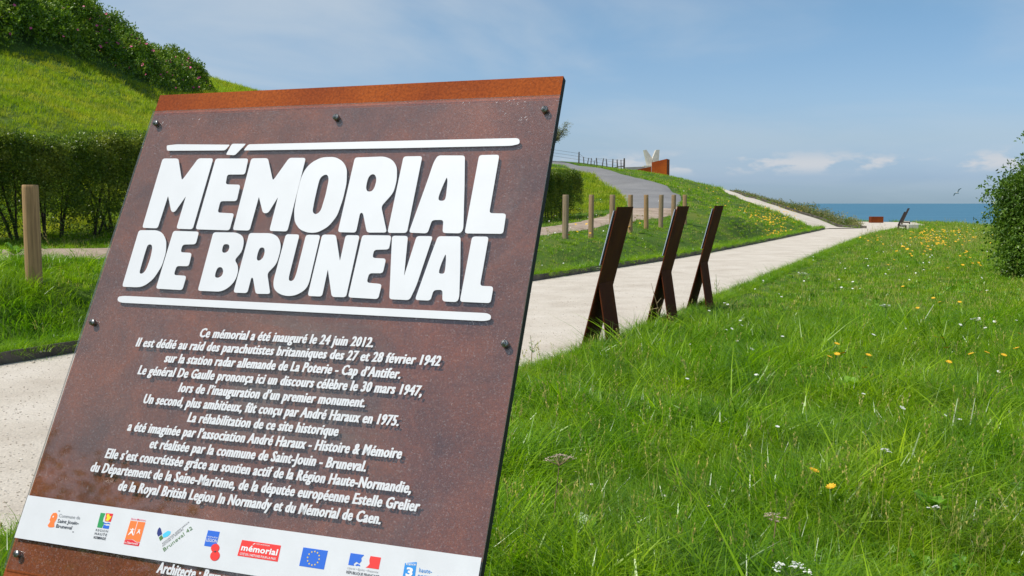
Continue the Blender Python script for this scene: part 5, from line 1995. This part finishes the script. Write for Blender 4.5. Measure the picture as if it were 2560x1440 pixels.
drift('yellow_flower_drift', 'drift of tiny yellow flowers on the mound and far meadow',
      [(1925, 573, 30, 8, 150), (1960, 560, 22, 5, 90), (1800, 520, 22, 10, 40), (1700, 472, 20, 8, 22), (1850, 560, 50, 18, 40), (1745, 545, 25, 12, 14), (2350, 590, 50, 10, 110), (2360, 574, 40, 4, 40), (2330, 600, 30, 8, 40), (2270, 620, 45, 18, 26), (2420, 640, 30, 20, 14), (1500, 620, 60, 20, 14), (1840, 480, 60, 6, 40), (2180, 595, 14, 6, 8)], ys, .24, 1.45)
drift('white_flower_drift', 'tiny white flowers scattered through mound and far meadow',
      [(2400, 580, 35, 8, 34), (2270, 640, 60, 30, 30), (2150, 700, 90, 50, 14), (2420, 760, 90, 50, 8), (1850, 800, 70, 60, 14), (2200, 1000, 250, 120, 9), (1480, 600, 60, 20, 26), (1750, 560, 100, 30, 40), (1360, 640, 30, 20, 10), (1645, 452, 8, 3, 8), (2000, 620, 30, 12, 12)], ws, .22, .85)

for i, (px, py, L_, lab) in enumerate(((1450, 1385, .17, 'broad round leaved plant at the foot of the brownish dried umbel'), (2330, 1320, .14, 'broad leaved weed in the near grass, right half, beside a tiny white umbel'), (2120, 1005, .16, 'broad leaved weed over a dark hollow in the middle of the meadow'), (45, 800, .20, 'leafy grey green weed at the left edge of the photo, between post and path'))):
    q = at_z(px, py)
    po = rosette(8, L_, L_ * .75, 90 + i, M_weed)
    o = link('leafy_plant', po.data)
    o.location = (q.x, q.y, Hs(q.x, q.y) + .05)
    tag(o, lab, 'weed')

# loose grit on the path
GRM = [plain('grit_dark', (.38, .32, .25), .9), plain('grit_pale', (.66, .61, .52), .9)]
PB = []
for i in range(2):
    bm = bmesh.new()
    bmesh.ops.create_icosphere(bm, subdivisions=1, radius=.006)
    for v in bm.verts:
        v.co.z *= .55
        v.co += Vector((math.sin(v.co.x * 900 + i), math.cos(v.co.y * 700), 0)) * .001
    me = bpy.data.meshes.new('pebble')
    bm.to_mesh(me)
    bm.free()
    PB.append(proto('pebble', me, GRM[i]))
x, y = wedge(26000, 4.5, 26, -190, 2300)
ok = inpoly(x, y, PATHPOLY)
x, y = x[ok], y[ok]
n = len(x)
de = np.minimum(distline(x, y, KERBS), distline(x, y, RIGHTS))
s_ = rng.uniform(.4, 1.2, n) * np.where(rng.random(n) < .04, 1.9, 1) * (1 + .5 * (de < .3))
o = scatter('path_grit', np.c_[x, y, np.full(n, .006)], np.c_[np.zeros(n), np.zeros(n), rng.uniform(0, 6.28, n)], s_, (rng.random(n) < .6).astype(int), PB)
tag(o, 'loose grit and pebbles on the pale path', 'grit', kind='stuff')
# small stray tufts on the path borders
x, y = wedge(5000, 4.5, 40, -190, 2300)
de = np.minimum(distline(x, y, KERBS), distline(x, y, RIGHTS))
ok = inpoly(x, y, PATHPOLY) & (de < .55) & (rng.random(len(x)) < np.exp(-de / .14) * 1.2)
x, y = x[ok], y[ok]
tag(grass('border_weeds', None, x, y, GL + WD, rng.uniform(.2, .5, len(x)), .3), 'small weeds and grass creeping onto the path borders', 'weeds', kind='stuff')

# dry twig in front of the middle leaning sign
q = at_z(1642, 818)
mb = MB()
for pts in (((0, 0, 0), (.0, 0, .25), (-.05, 0, .42), (-.10, 0, .60)), ((0, 0, .22), (.05, 0, .30), (.06, 0, .34)), ((-.0, 0, .27), (-.10, 0, .25), (-.13, .0, .22)), ((-.02, 0, .33), (.04, .02, .40))):
    mb.tube([Vector(p_) for p_ in pts], [.006] + [.004] * (len(pts) - 2) + [.002], 5, 0, False)
o = mb.build('dry_twig', M_drystem)
o.location = (q.x, q.y - .12, 0)
tag(o, 'bare yellowish dry twig at the foot of the middle leaning sign', 'twig')
# tall weeds at the path border
for i, (px, py, h, lab) in enumerate(((1790, 742, .40, 'thin tall weed right of the farthest leaning sign at the path border'), (2154, 605, .75, 'tall spiky weed at the far end of the path border'), (1328, 905, .28, 'reddish thin weed at the path corner beside the big sign'))):
    q = at_z(px, py)
    mb = MB()
    rr_ = random.Random(i)
    mb.tube([(0, 0, 0), (.01, 0, h * .5), (-.01, 0, h)], [.005, .004, .002], 5, 0, False)
    st = mb
    for k in range(22):
        z = h * (.25 + .034 * k)
        a = rr_.uniform(0, 6.28)
        l_ = .05 * (1.2 - k / 22)
        c = Vector((0, 0, z))
        dirv = Vector((math.cos(a), math.sin(a), .5)) * l_
        sd_ = Vector((-math.sin(a), math.cos(a), 0)) * l_ * .22
        mb.add([c, c + dirv * .5 + sd_, c + dirv, c + dirv * .5 - sd_], [(0, 1, 2, 3)], 1)
    o = mb.build('tall_weed', [M_drystem if i == 2 else M_stem, M_weed])
    o.location = (q.x, q.y, 0)
    tag(o, lab, 'weed')
